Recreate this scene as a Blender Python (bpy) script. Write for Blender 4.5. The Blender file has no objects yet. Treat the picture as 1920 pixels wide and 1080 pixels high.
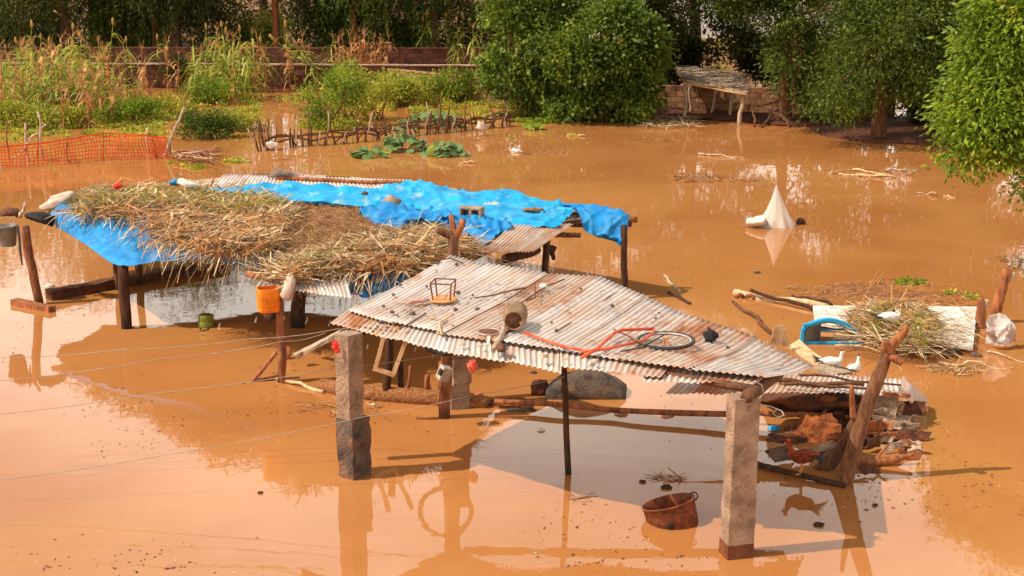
import bpy, math, random
import numpy as np
from mathutils import Vector, noise, Matrix

random.seed(11); np.random.seed(11)
PI = math.pi
S = bpy.context.scene
COL = S.collection

# ------------------------------------------------------------------ camera
FPX, CH, PITCH = 2950.0, 7.0, math.atan(730 / 2950.0)
cam = bpy.data.cameras.new('camera'); cam_o = bpy.data.objects.new('camera', cam); COL.objects.link(cam_o)
cam.sensor_width = 36.0; cam.lens = FPX / 1920.0 * 36.0; cam.clip_end = 3000.0
cam_o.location = (0, 0, CH); cam_o.rotation_euler = (PI / 2 - PITCH, 0, 0)
S.camera = cam_o
# ------------------------------------------------------------------ light
SUN = Vector((-1.0, -0.24, 1.30)).normalized()
ELEV = math.asin(SUN.z)
w = bpy.data.worlds.new('World'); S.world = w; w.use_nodes = True
nt = w.node_tree; nt.nodes.clear()
def N(t, kind, **kw):
    n = t.nodes.new(kind)
    for k, v in kw.items():
        setattr(n, k, v)
    return n
sky = N(nt, 'ShaderNodeTexSky', sky_type='NISHITA', sun_disc=False)
sky.sun_elevation = ELEV; sky.sun_rotation = math.atan2(SUN.x, SUN.y)
sky.air_density = 1.0; sky.dust_density = 2.5; sky.ozone_density = 1.0
tc = N(nt, 'ShaderNodeTexCoord'); mp = N(nt, 'ShaderNodeMapping'); mp.inputs['Scale'].default_value = (1, 1, 2.2)
nz = N(nt, 'ShaderNodeTexNoise'); nz.inputs['Scale'].default_value = 2.1; nz.inputs['Detail'].default_value = 5; nz.inputs['Roughness'].default_value = .5
rp = N(nt, 'ShaderNodeValToRGB'); rp.color_ramp.elements[0].position = .40; rp.color_ramp.elements[1].position = .68
mx = N(nt, 'ShaderNodeMix', data_type='RGBA'); mx.inputs[7].default_value = (21.0, 19.6, 17.4, 1)
bg = N(nt, 'ShaderNodeBackground'); bg.inputs['Strength'].default_value = 0.10
wo = N(nt, 'ShaderNodeOutputWorld')
L = nt.links.new
L(tc.outputs['Generated'], mp.inputs['Vector']); L(mp.outputs[0], nz.inputs['Vector']);
sx_ = N(nt, 'ShaderNodeSeparateXYZ'); L(tc.outputs['Generated'], sx_.inputs[0])
zf = N(nt, 'ShaderNodeMath', operation='MULTIPLY_ADD'); zf.inputs[1].default_value = -.42; zf.inputs[2].default_value = .26; L(sx_.outputs[2], zf.inputs[0])
ca = N(nt, 'ShaderNodeMath', operation='ADD'); L(nz.outputs[0], ca.inputs[0]); L(zf.outputs[0], ca.inputs[1]); L(ca.outputs[0], rp.inputs[0])
L(rp.outputs[0], mx.inputs[0]); L(sky.outputs[0], mx.inputs[6]); L(mx.outputs[2], bg.inputs[0]); L(bg.outputs[0], wo.inputs[0])
sl = bpy.data.lights.new('sun', 'SUN'); sl.energy = 5.0; sl.angle = math.radians(0.55); sl.color = (1.0, 0.92, 0.78)
so = bpy.data.objects.new('sun', sl); COL.objects.link(so); so.rotation_euler = SUN.to_track_quat('Z', 'Y').to_euler(); so.location = SUN * 50
S.view_settings.view_transform = 'Standard'; S.view_settings.look = 'None'; S.view_settings.gamma = 1.0
S.view_settings.exposure = 0.06; S.view_settings.use_curve_mapping = False
try:
    S.cycles.use_denoising = True; S.cycles.max_bounces = 6; S.cycles.transparent_max_bounces = 6
    S.cycles.caustics_reflective = False; S.cycles.caustics_refractive = False
except Exception:
    pass

# ------------------------------------------------------------------ helpers
def ray(x, y):
    u = (x - 960) / FPX; v = -(y - 540) / FPX
    return Vector((u, math.cos(PITCH) + v * math.sin(PITCH), -math.sin(PITCH) + v * math.cos(PITCH)))
def W(x, y, z=0.0):                     # the place at height z that is seen there
    d = ray(x, y); t = (z - CH) / d.z
    return Vector((0, 0, CH)) + d * t
def WY(x, y, Y):                        # the place at depth Y that is seen there
    d = ray(x, y); t = Y / d.y
    return Vector((0, 0, CH)) + d * t
def srgb(h):
    h = h.lstrip('#'); c = [int(h[i:i + 2], 16) / 255 for i in (0, 2, 4)]
    return tuple((x / 12.92 if x <= .04045 else ((x + .055) / 1.055) ** 2.4) for x in c)
def rnd(a, b): return random.uniform(a, b)
def V(*a): return Vector(a)

class MB:
    def __init__(s): s.v = []; s.f = []; s.uv = None
    def add(s, vs, fs):
        o = len(s.v); s.v.extend([tuple(p) for p in vs]); s.f.extend([tuple(i + o for i in f) for f in fs]); return s
    def box(s, c, size, rz=0, M=None, taper=1.0):
        x, y, z = size[0] / 2, size[1] / 2, size[2] / 2
        vs = []
        for k, (a, b, d) in enumerate([(-1,-1,-1),(1,-1,-1),(1,1,-1),(-1,1,-1),(-1,-1,1),(1,-1,1),(1,1,1),(-1,1,1)]):
            t = taper if d > 0 else 1.0
            p = Vector((a * x * t, b * y * t, d * z))
            if M is not None: p = M @ p
            else: p = Matrix.Rotation(rz, 3, 'Z') @ p
            vs.append(p + Vector(c))
        return s.add(vs, [(3,2,1,0),(4,5,6,7),(0,1,5,4),(1,2,6,5),(2,3,7,6),(3,0,4,7)])
    def beam(s, a, b, wd, ht, seg=1, jit=0.0, roll=0.0):   # squared timber between two points
        a, b = Vector(a), Vector(b); d = (b - a); L_ = d.length; d.normalize()
        up = Vector((0, 0, 1)) if abs(d.z) < .9 else Vector((1, 0, 0))
        r = d.cross(up).normalized(); u = r.cross(d).normalized()
        q = Matrix.Rotation(roll, 3, d); r = q @ r; u = q @ u
        vs = []; fs = []
        for i in range(seg + 1):
            t = i / seg; c = a + d * L_ * t
            for (e, g) in ((-1,-1),(1,-1),(1,1),(-1,1)):
                vs.append(c + r * (e * wd / 2 + rnd(-jit, jit)) + u * (g * ht / 2 + rnd(-jit, jit)))
        for i in range(seg):
            o = i * 4
            for k in range(4): fs.append((o + k, o + (k + 1) % 4, o + 4 + (k + 1) % 4, o + 4 + k))
        fs.append((3,2,1,0)); o = seg * 4; fs.append((o, o+1, o+2, o+3))
        return s.add(vs, fs)
    def tube(s, pts, rad, n=8, jit=0.0, caps=True, sq=None):
        pts = [Vector(p) for p in pts]; m = len(pts)
        if not hasattr(rad, '__len__'): rad = [rad] * m
        t0 = (pts[1] - pts[0]).normalized()
        ref = Vector((0, 0, 1)) if abs(t0.z) < .9 else Vector((1, 0, 0))
        r = t0.cross(ref).normalized(); vs = []; fs = []
        for i in range(m):
            t = (pts[min(i + 1, m - 1)] - pts[max(i - 1, 0)]).normalized()
            r = (r - t * r.dot(t)).normalized(); u = t.cross(r)
            rr = rad[i]
            ra, rb = (rr if hasattr(rr, '__len__') else (rr, rr))
            for k in range(n):
                a = 2 * PI * k / n; j = 1 + rnd(-jit, jit)
                vs.append(pts[i] + r * (math.cos(a) * ra * j) + u * (math.sin(a) * rb * j))
        for i in range(m - 1):
            for k in range(n):
                k2 = (k + 1) % n; fs.append((i * n + k, i * n + k2, (i + 1) * n + k2, (i + 1) * n + k))
        if caps:
            fs.append(tuple(range(n - 1, -1, -1))); fs.append(tuple((m - 1) * n + k for k in range(n)))
        return s.add(vs, fs)
    def lathe(s, prof, c=(0, 0, 0), n=16, M=None, jit=0):
        vs = []; fs = []; m = len(prof)
        for (r, z) in prof:
            for k in range(n):
                a = 2 * PI * k / n; p = Vector((r * math.cos(a), r * math.sin(a), z)) * (1 + rnd(-jit, jit))
                if M is not None: p = M @ p
                vs.append(p + Vector(c))
        for i in range(m - 1):
            for k in range(n):
                k2 = (k + 1) % n; fs.append((i * n + k, i * n + k2, (i + 1) * n + k2, (i + 1) * n + k))
        if prof[0][0] > 1e-4: fs.append(tuple(range(n - 1, -1, -1)))
        if prof[-1][0] > 1e-4: fs.append(tuple((m - 1) * n + k for k in range(n)))
        return s.add(vs, fs)
    def blob(s, c, r, amp=.25, n=10, m=7, seed=0, fs_=2.0):
        vs = []; fs = []
        for i in range(m + 1):
            th = PI * i / m
            for k in range(n):
                a = 2 * PI * k / n
                d = Vector((math.sin(th) * math.cos(a), math.sin(th) * math.sin(a), math.cos(th)))
                q = 1 + amp * noise.noise(d * fs_ + Vector((seed * 7.3, seed * 3.1, seed)))
                vs.append(Vector((d.x * r[0], d.y * r[1], d.z * r[2])) * q + Vector(c))
        for i in range(m):
            for k in range(n):
                k2 = (k + 1) % n; fs.append((i * n + k, (i + 1) * n + k, (i + 1) * n + k2, i * n + k2))
        return s.add(vs, fs)
    def grid(s, P_, closed=False):
        nu, nv = len(P_), len(P_[0]); vs = [p for row in P_ for p in row]; fs = []
        for i in range(nu - 1):
            for j in range(nv - 1): fs.append((i * nv + j, (i + 1) * nv + j, (i + 1) * nv + j + 1, i * nv + j + 1))
        return s.add(vs, fs)
    def build(s, name, mat, parent=None, loc=None, smooth=False, solid=0, bevel=0, offset=-1):
        me = bpy.data.meshes.new(name)
        o = bpy.data.objects.new(name, me); COL.objects.link(o)
        if parent is not None:
            o.parent = parent; off = root_loc(parent)
        elif loc is not None:
            off = Vector(loc); o.location = off
        else:
            a = np.array(s.v); off = Vector(((a[:,0].min()+a[:,0].max())/2, (a[:,1].min()+a[:,1].max())/2, max(0.0, a[:,2].min()))); o.location = off
        me.from_pydata([(p[0] - off.x, p[1] - off.y, p[2] - off.z) for p in s.v], [], s.f)
        if s.uv is not None:
            ul = me.uv_layers.new(name='UVMap'); li = np.zeros(len(me.loops), dtype=np.int32); me.loops.foreach_get('vertex_index', li)
            ul.data.foreach_set('uv', np.array(s.uv, dtype=np.float32)[li].ravel())
        me.validate(); me.materials.append(mat)
        if smooth: me.polygons.foreach_set('use_smooth', [True] * len(me.polygons))
        if solid:
            md = o.modifiers.new('solid', 'SOLIDIFY'); md.thickness = solid; md.offset = offset
        if bevel:
            md = o.modifiers.new('bevel', 'BEVEL'); md.width = bevel; md.segments = 2; md.limit_method = 'ANGLE'
        return o
def root_loc(o):
    l = Vector((0, 0, 0))
    while o is not None: l = l + o.location; o = o.parent
    return l
LABELS = {}
def tag(o, label, cat, group=None, kind=None):
    o['label'] = label; o['category'] = cat
    if group: o['group'] = group
    if kind: o['kind'] = kind
    return o
def thing(name, label, cat, loc, group=None, kind=None):
    o = bpy.data.objects.new(name, None); COL.objects.link(o); o.location = loc; o.empty_display_size = .2
    return tag(o, label, cat, group, kind)
def dup(o, parent=None, loc=None, rz=0, sc=1.0, label=None):
    c = o.copy(); COL.objects.link(c); c.parent = parent
    if parent is None:
        c.location = loc; c.rotation_euler = (0, 0, rz); c.scale = (sc, sc, sc) if not hasattr(sc, '__len__') else sc
        if label: c['label'] = label
    for ch in list(o.children): dup(ch, c)
    return c
def np_mesh(name, verts, faces4, mat, parent=None, loc=None, smooth=False):
    """verts (n,3) float array, faces4 (m,4) int array: one mesh of quads"""
    me = bpy.data.meshes.new(name); o = bpy.data.objects.new(name, me); COL.objects.link(o)
    if parent is not None: o.parent = parent; off = root_loc(parent)
    else: off = Vector(loc) if loc is not None else Vector((0, 0, 0)); o.location = off
    verts = np.asarray(verts, dtype=np.float32) - np.array(off[:], dtype=np.float32)
    n, m = len(verts), len(faces4)
    me.vertices.add(n); me.vertices.foreach_set('co', verts.ravel())
    me.loops.add(m * 4); me.loops.foreach_set('vertex_index', np.asarray(faces4, dtype=np.int32).ravel())
    me.polygons.add(m); me.polygons.foreach_set('loop_start', np.arange(0, m * 4, 4, dtype=np.int32))
    me.polygons.foreach_set('loop_total', np.full(m, 4, dtype=np.int32))
    me.update(calc_edges=True); me.materials.append(mat)
    if smooth: me.polygons.foreach_set('use_smooth', np.ones(m, dtype=bool))
    return o
def unit(a): return a / np.maximum(np.linalg.norm(a, axis=-1, keepdims=True), 1e-6)
def leaves(C, D, ln, wd, tilt=.35):
    """leaf quads: C base points, D directions, ln lengths, wd widths"""
    n = len(C); D = unit(D); R = unit(np.cross(D, np.random.normal(size=(n, 3)))); U = np.cross(R, D)
    ln = np.broadcast_to(np.asarray(ln, float), (n,))[:, None]; wd = np.broadcast_to(np.asarray(wd, float), (n,))[:, None]
    a = C; b = C + D * ln * .45 + R * wd * .5 + U * wd * tilt; c = C + D * ln; d = C + D * ln * .45 - R * wd * .5 + U * wd * tilt
    v = np.stack([a, b, c, d], 1).reshape(-1, 3); f = np.arange(n * 4).reshape(-1, 4)
    return v, f
def ribbons(C, D, ln, wd, bend, k=3):
    """bent strips: C (n,3) start, D direction, bend (n,3) added with the square of the length"""
    n = len(C); D = unit(D); ln = np.asarray(ln)[:, None]; wd = np.asarray(wd)[:, None]
    R = unit(np.cross(D, np.random.normal(size=(n, 3)) * .5 + np.array([0, 0, 1.0])))
    rows = []
    for i in range(k + 1):
        t = i / k; c = C + D * ln * t + bend * (t * t) * ln; ww = wd * (1.0 - .55 * t * t)
        rows.append(c - R * ww * .5); rows.append(c + R * ww * .5)
    v = np.stack(rows, 1)                                   # n, 2(k+1), 3
    base = np.arange(n)[:, None] * (2 * (k + 1))
    f = np.concatenate([base + np.array([[2*i, 2*i+1, 2*i+3, 2*i+2]]) for i in range(k)], 1).reshape(-1, 4)
    return v.reshape(-1, 3), f
def join_np(lst):
    vs, fs, o = [], [], 0
    for v, f in lst:
        vs.append(v); fs.append(f + o); o += len(v)
    return np.concatenate(vs), np.concatenate(fs)

# ------------------------------------------------------------------ materials
def new_mat(name):
    m = bpy.data.materials.new(name); m.use_nodes = True; t = m.node_tree; t.nodes.clear()
    out = N(t, 'ShaderNodeOutputMaterial'); b = N(t, 'ShaderNodeBsdfPrincipled'); t.links.new(b.outputs[0], out.inputs[0])
    return m, t, b, out
def c4(c):
    c = srgb(c) if isinstance(c, str) else c
    return (c[0], c[1], c[2], 1)
def mat(name, c1, c2=None, scale=6, rough=.85, bump=0.0, bscale=40, metallic=0, stretch=(1, 1, 1), pos=(.35, .65), c3=None, s3=2.0, p3=(.55, .7), island=0.0, spec=.3, bdist=.01, detail=7, objvar=0.0, wet=False):
    m, t, b, out = new_mat(name); Lk = t.links.new
    tc = N(t, 'ShaderNodeTexCoord'); mp = N(t, 'ShaderNodeMapping'); mp.inputs['Scale'].default_value = stretch
    oi = N(t, 'ShaderNodeObjectInfo'); ad = N(t, 'ShaderNodeVectorMath', operation='ADD'); ml = N(t, 'ShaderNodeVectorMath', operation='SCALE'); ml.inputs[3].default_value = 37.0
    cb = N(t, 'ShaderNodeCombineXYZ'); Lk(oi.outputs['Random'], cb.inputs[0]); Lk(oi.outputs['Random'], cb.inputs[2]); Lk(cb.outputs[0], ml.inputs[0])
    Lk(tc.outputs['Object'], ad.inputs[0]); Lk(ml.outputs[0], ad.inputs[1]); Lk(ad.outputs[0], mp.inputs['Vector'])
    nz = N(t, 'ShaderNodeTexNoise'); nz.inputs['Scale'].default_value = scale; nz.inputs['Detail'].default_value = detail; nz.inputs['Roughness'].default_value = .6
    Lk(mp.outputs[0], nz.inputs['Vector'])
    rp = N(t, 'ShaderNodeValToRGB'); e = rp.color_ramp.elements; e[0].position, e[1].position = pos
    e[0].color = c4(c1); e[1].color = c4(c2 or c1); Lk(nz.outputs[0], rp.inputs[0]); col = rp.outputs[0]
    if c3 is not None:
        n3 = N(t, 'ShaderNodeTexNoise'); n3.inputs['Scale'].default_value = s3; n3.inputs['Detail'].default_value = 8; n3.inputs['Roughness'].default_value = .65
        Lk(mp.outputs[0], n3.inputs['Vector']); r3 = N(t, 'ShaderNodeValToRGB'); r3.color_ramp.elements[0].position, r3.color_ramp.elements[1].position = p3
        Lk(n3.outputs[0], r3.inputs[0]); mx = N(t, 'ShaderNodeMix', data_type='RGBA'); mx.inputs[7].default_value = c4(c3)
        Lk(r3.outputs[0], mx.inputs[0]); Lk(col, mx.inputs[6]); col = mx.outputs[2]
    if island:
        g = N(t, 'ShaderNodeNewGeometry'); hs = N(t, 'ShaderNodeHueSaturation'); mr = N(t, 'ShaderNodeMapRange'); mr.inputs[3].default_value = 1 - island; mr.inputs[4].default_value = 1 + island
        Lk(g.outputs['Random Per Island'], mr.inputs[0]); Lk(mr.outputs[0], hs.inputs['Value']); Lk(col, hs.inputs['Color']); col = hs.outputs[0]
    if wet:
        sz = N(t, 'ShaderNodeSeparateXYZ'); Lk(tc.outputs['Object'], sz.inputs[0]); wz = N(t, 'ShaderNodeMath', operation='MULTIPLY_ADD'); wz.inputs[1].default_value = -.22; Lk(nz.outputs[0], wz.inputs[0]); Lk(sz.outputs[2], wz.inputs[2])
        wr = N(t, 'ShaderNodeMapRange'); wr.inputs[1].default_value = -.04; wr.inputs[2].default_value = .12; wr.inputs[3].default_value = .42; wr.inputs[4].default_value = 1.0; Lk(wz.outputs[0], wr.inputs[0])
        hw = N(t, 'ShaderNodeHueSaturation'); Lk(wr.outputs[0], hw.inputs['Value']); Lk(col, hw.inputs['Color']); col = hw.outputs[0]
    if objvar:
        hs2 = N(t, 'ShaderNodeHueSaturation'); mr2 = N(t, 'ShaderNodeMapRange'); mr2.inputs[3].default_value = 1 - objvar; mr2.inputs[4].default_value = 1 + objvar
        Lk(oi.outputs['Random'], mr2.inputs[0]); Lk(mr2.outputs[0], hs2.inputs['Value']); Lk(col, hs2.inputs['Color']); col = hs2.outputs[0]
    Lk(col, b.inputs['Base Color']); b.inputs['Roughness'].default_value = rough; b.inputs['Metallic'].default_value = metallic
    b.inputs['Specular IOR Level'].default_value = spec
    if bump:
        nb = N(t, 'ShaderNodeTexNoise'); nb.inputs['Scale'].default_value = bscale; nb.inputs['Detail'].default_value = 6; Lk(mp.outputs[0], nb.inputs['Vector'])
        bp = N(t, 'ShaderNodeBump'); bp.inputs['Strength'].default_value = bump; bp.inputs['Distance'].default_value = bdist; Lk(nb.outputs[0], bp.inputs['Height']); Lk(bp.outputs[0], b.inputs['Normal'])
    return m
def leaf_mat(name, c1, c2, c3=None, trans=.35, rough=.5, scale=1.2):
    m, t, b, out = new_mat(name); Lk = t.links.new
    g = N(t, 'ShaderNodeNewGeometry'); rp = N(t, 'ShaderNodeValToRGB'); e = rp.color_ramp.elements
    e[0].color = c4(c1); e[1].color = c4(c2); e[0].position = .15; e[1].position = .85
    if c3 is not None:
        x = rp.color_ramp.elements.new(.96); x.color = c4(c3)
    tc = N(t, 'ShaderNodeTexCoord'); nz = N(t, 'ShaderNodeTexNoise'); nz.inputs['Scale'].default_value = scale; nz.inputs['Detail'].default_value = 3; Lk(tc.outputs['Object'], nz.inputs['Vector'])
    a = N(t, 'ShaderNodeMath', operation='MULTIPLY_ADD'); a.inputs[1].default_value = 1.3; a.inputs[2].default_value = -.45; Lk(nz.outputs[0], a.inputs[0])
    s = N(t, 'ShaderNodeMath', operation='MULTIPLY_ADD'); s.inputs[1].default_value = .6; Lk(g.outputs['Random Per Island'], s.inputs[0]); Lk(a.outputs[0], s.inputs[2])
    Lk(s.outputs[0], rp.inputs[0]); Lk(rp.outputs[0], b.inputs['Base Color']); b.inputs['Roughness'].default_value = rough; b.inputs['Specular IOR Level'].default_value = .25
    tr = N(t, 'ShaderNodeBsdfTranslucent'); hs = N(t, 'ShaderNodeHueSaturation'); hs.inputs['Value'].default_value = 1.5; Lk(rp.outputs[0], hs.inputs['Color']); Lk(hs.outputs[0], tr.inputs[0])
    mx = N(t, 'ShaderNodeMixShader'); mx.inputs[0].default_value = trans; Lk(b.outputs[0], mx.inputs[1]); Lk(tr.outputs[0], mx.inputs[2]); Lk(mx.outputs[0], out.inputs[0])
    return m

def water_mat():
    m, t, b, out = new_mat('flood_water'); Lk = t.links.new
    tc = N(t, 'ShaderNodeTexCoord')
    n1 = N(t, 'ShaderNodeTexNoise'); n1.inputs['Scale'].default_value = .22; n1.inputs['Detail'].default_value = 8; n1.inputs['Distortion'].default_value = .6; Lk(tc.outputs['Object'], n1.inputs['Vector'])
    rp = N(t, 'ShaderNodeValToRGB'); e = rp.color_ramp.elements; e[0].position = .32; e[1].position = .68
    e[0].color = (.345, .126, .035, 1); e[1].color = (.435, .182, .056, 1); Lk(n1.outputs[0], rp.inputs[0])
    # scum: thin brown films drifting in streaks
    mp = N(t, 'ShaderNodeMapping'); mp.inputs['Scale'].default_value = (.35, 1.1, 1); mp.inputs['Rotation'].default_value = (0, 0, .15); Lk(tc.outputs['Object'], mp.inputs['Vector'])
    n2 = N(t, 'ShaderNodeTexNoise'); n2.inputs['Scale'].default_value = .9; n2.inputs['Detail'].default_value = 9; n2.inputs['Roughness'].default_value = .68; n2.inputs['Distortion'].default_value = .8; Lk(mp.outputs[0], n2.inputs['Vector'])
    r2 = N(t, 'ShaderNodeValToRGB'); r2.color_ramp.elements[0].position = .61; r2.color_ramp.elements[1].position = .74; Lk(n2.outputs[0], r2.inputs[0])
    mx = N(t, 'ShaderNodeMix', data_type='RGBA'); mx.inputs[7].default_value = (.30, .12, .045, 1); Lk(rp.outputs[0], mx.inputs[6])
    fm = N(t, 'ShaderNodeMath', operation='MULTIPLY'); fm.inputs[1].default_value = .45; Lk(r2.outputs[0], fm.inputs[0]); Lk(fm.outputs[0], mx.inputs[0])
    # specks of floating bits
    vo = N(t, 'ShaderNodeTexVoronoi'); vo.inputs['Scale'].default_value = 2.3; Lk(tc.outputs['Object'], vo.inputs['Vector'])
    n4 = N(t, 'ShaderNodeTexNoise'); n4.inputs['Scale'].default_value = 30; Lk(tc.outputs['Object'], n4.inputs['Vector'])
    ma = N(t, 'ShaderNodeMath', operation='MULTIPLY_ADD'); ma.inputs[1].default_value = .05; Lk(n4.outputs[0], ma.inputs[0]); Lk(vo.outputs['Distance'], ma.inputs[2])
    lt = N(t, 'ShaderNodeMath', operation='LESS_THAN'); lt.inputs[1].default_value = .043; Lk(ma.outputs[0], lt.inputs[0])
    m2 = N(t, 'ShaderNodeMix', data_type='RGBA'); m2.inputs[7].default_value = (.13, .05, .02, 1); Lk(mx.outputs[2], m2.inputs[6]); Lk(lt.outputs[0], m2.inputs[0])
    Lk(m2.outputs[2], b.inputs['Base Color'])
    b.inputs['IOR'].default_value = 1.36; b.inputs['Specular IOR Level'].default_value = .5
    rr = N(t, 'ShaderNodeMapRange'); rr.inputs[3].default_value = .025; rr.inputs[4].default_value = .16; Lk(fm.outputs[0], rr.inputs[0]); Lk(rr.outputs[0], b.inputs['Roughness'])
    n3 = N(t, 'ShaderNodeTexNoise'); n3.inputs['Scale'].default_value = 1.6; n3.inputs['Detail'].default_value = 3; Lk(tc.outputs['Object'], n3.inputs['Vector'])
    bp = N(t, 'ShaderNodeBump'); bp.inputs['Strength'].default_value = .13; bp.inputs['Distance'].default_value = .02; Lk(n3.outputs[0], bp.inputs['Height']); Lk(bp.outputs[0], b.inputs['Normal'])
    return m
def sheet_mat(name, rust=.5, tone=('#a59a93', '#d8cec6')):
    """old galvanised sheet: zinc grey along the run, rust blooms, dust in the troughs (UV in metres)"""
    m, t, b, out = new_mat(name); Lk = t.links.new
    uv = N(t, 'ShaderNodeUVMap'); uv.uv_map = 'UVMap'; oi = N(t, 'ShaderNodeObjectInfo')
    cb = N(t, 'ShaderNodeCombineXYZ'); mu = N(t, 'ShaderNodeMath', operation='MULTIPLY'); mu.inputs[1].default_value = 50; Lk(oi.outputs['Random'], mu.inputs[0]); Lk(mu.outputs[0], cb.inputs[0]); Lk(mu.outputs[0], cb.inputs[1])
    ad = N(t, 'ShaderNodeVectorMath', operation='ADD'); Lk(uv.outputs[0], ad.inputs[0]); Lk(cb.outputs[0], ad.inputs[1])
    def nse(sc, st, det=7, ro=.6):
        mp = N(t, 'ShaderNodeMapping'); mp.inputs['Scale'].default_value = st; Lk(ad.outputs[0], mp.inputs['Vector'])
        n = N(t, 'ShaderNodeTexNoise'); n.inputs['Scale'].default_value = sc; n.inputs['Detail'].default_value = det; n.inputs['Roughness'].default_value = ro; Lk(mp.outputs[0], n.inputs['Vector']); return n.outputs[0]
    def ramp(x, p0, p1, a=(0, 0, 0, 1), z=(1, 1, 1, 1)):
        r = N(t, 'ShaderNodeValToRGB'); e = r.color_ramp.elements; e[0].position = p0; e[1].position = p1; e[0].color = a; e[1].color = z; Lk(x, r.inputs[0]); return r.outputs[0]
    def mix(f, a, z):
        x = N(t, 'ShaderNodeMix', data_type='RGBA'); Lk(f, x.inputs[0]); Lk(a, x.inputs[6]); x.inputs[7].default_value = z; return x.outputs[2]
    base = ramp(nse(7, (1, .12, 1)), .3, .7, c4(tone[0]), c4(tone[1]))
    col = mix(ramp(nse(2.2, (1.5, .45, 1), 9, .65), .62 - .16 * rust, .80 - .12 * rust), base, c4('#c08a5c'))
    col = mix(ramp(nse(1.6, (1.2, .5, 1), 10, .7), .66 - .14 * rust, .74 - .10 * rust), col, c4('#a05a30'))
    col = mix(ramp(nse(14, (1, .6, 1), 8, .7), .66, .74), col, c4('#5e3d2a'))
    # dust lying in the troughs
    sx = N(t, 'ShaderNodeSeparateXYZ'); Lk(uv.outputs[0], sx.inputs[0]); fr = N(t, 'ShaderNodeMath', operation='MULTIPLY'); fr.inputs[1].default_value = 2 * PI / .076; Lk(sx.outputs[0], fr.inputs[0])
    sn = N(t, 'ShaderNodeMath', operation='SINE'); Lk(fr.outputs[0], sn.inputs[0]); tr = ramp(sn.outputs[0], 0.0, 1.0, (.5, .5, .5, 1), (0, 0, 0, 1))
    mm = N(t, 'ShaderNodeMath', operation='MULTIPLY'); Lk(tr, mm.inputs[0]); Lk(ramp(nse(3.0, (1, .35, 1)), .35, .62), mm.inputs[1])
    col = mix(mm.outputs[0], col, c4('#b58a68'))
    Lk(col, b.inputs['Base Color']); b.inputs['Metallic'].default_value = .12; b.inputs['Roughness'].default_value = .62; b.inputs['Specular IOR Level'].default_value = .35
    bp = N(t, 'ShaderNodeBump'); bp.inputs['Strength'].default_value = .25; bp.inputs['Distance'].default_value = .006; Lk(nse(9, (1, .7, 1)), bp.inputs['Height']); Lk(bp.outputs[0], b.inputs['Normal'])
    return m

M = {}
M['water'] = water_mat()
M['ground'] = mat('earth', '#6b4528', '#8a6038', .4, .95, .4, 5, c3='#4d5a22', s3=.25, bdist=.05)
M['sheet'] = sheet_mat('zinc_sheet', .6)
M['sheet_rust'] = sheet_mat('rusty_zinc_sheet', 1.15, ('#a3948a', '#d3c5b8'))
M['bark'] = mat('bark', '#4a2c1a', '#7a5236', 7, .9, .7, 30, stretch=(3, 3, .5), bdist=.015)
M['bark_dark'] = mat('dark_bark', '#2c1a10', '#553420', 7, .9, .7, 30, stretch=(3, 3, .5), bdist=.015)
M['bark_red'] = mat('reddish_bark', '#6b3b22', '#a9683e', 6, .88, .6, 26, stretch=(2.5, 2.5, .7), c3='#4a2817', bdist=.015)
M['mortar'] = mat('worn_mortar_wood', '#6e533d', '#967657', 5, .85, .5, 24, stretch=(1, 1, 3), c3='#5a3f2c', s3=4)
M['silt'] = mat('silt_scum', '#6a3c1e', '#9a6236', 9, .9, .6, 30, c3='#4c2f18', s3=5)
M['bark_mid'] = mat('dead_bark', '#54321f', '#875a3c', 6, .9, .7, 26, stretch=(2.5, 2.5, .7), c3='#3c2416', bdist=.015)
M['bark_w'] = mat('post_bark', '#4a2c1a', '#7a5236', 7, .9, .7, 30, stretch=(3, 3, .5), bdist=.015, wet=True)
M['bark_dark_w'] = mat('dark_post_bark', '#2c1a10', '#553420', 7, .9, .7, 30, stretch=(3, 3, .5), bdist=.015, wet=True)
M['bark_red_w'] = mat('reddish_post_bark', '#5f3722', '#9a6240', 6, .88, .6, 26, stretch=(2.5, 2.5, .7), c3='#4a2817', bdist=.015, wet=True)
M['wood_grey'] = mat('weathered_wood', '#8b7460', '#c4a98c', 5, .85, .5, 22, stretch=(3, 3, 1), c3='#6a4a32', bdist=.01)
M['wood_pale'] = mat('pale_wood', '#b48a5e', '#e0bd92', 4, .8, .35, 24, stretch=(3, 3, 1), c3='#8a5c36', bdist=.008)
M['concrete'] = mat('old_concrete', '#7d6350', '#a98c74', 4, .95, .9, 30, c3='#5c3c2a', s3=12, p3=(.58, .72), bdist=.03)
M['concrete_dark'] = mat('stained_concrete', '#3a302a', '#69574a', 5, .95, .9, 30, c3='#7d5a44', s3=4, p3=(.52, .7), bdist=.03)
M['concrete_wet'] = mat('wet_concrete', '#5e3420', '#7b4a2e', 5, .55, .6, 30, bdist=.015)
M['mud'] = mat('mud', '#6b3518', '#9c5629', 8, .9, .9, 25, c3='#5a2c14', bdist=.03)
M['mud_dark'] = mat('wet_mud', '#3e2012', '#683a20', 7, .85, .8, 22, bdist=.03)
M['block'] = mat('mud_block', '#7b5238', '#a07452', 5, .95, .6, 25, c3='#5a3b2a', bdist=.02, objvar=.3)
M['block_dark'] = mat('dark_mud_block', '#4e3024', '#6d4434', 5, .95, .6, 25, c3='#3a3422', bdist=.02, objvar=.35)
M['coping'] = mat('mortar_coping', '#9c7c66', '#bf9f86', 6, .95, .5, 20)
M['plaster'] = mat('white_plaster', '#d9d2c6', '#efe9df', 1.2, .9, .2, 9)
M['iron'] = mat('rusty_iron', '#5b2f1c', '#8a4a2a', 14, .75, .5, 50, metallic=.25, c3='#3a2118', s3=9, bdist=.004)
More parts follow.
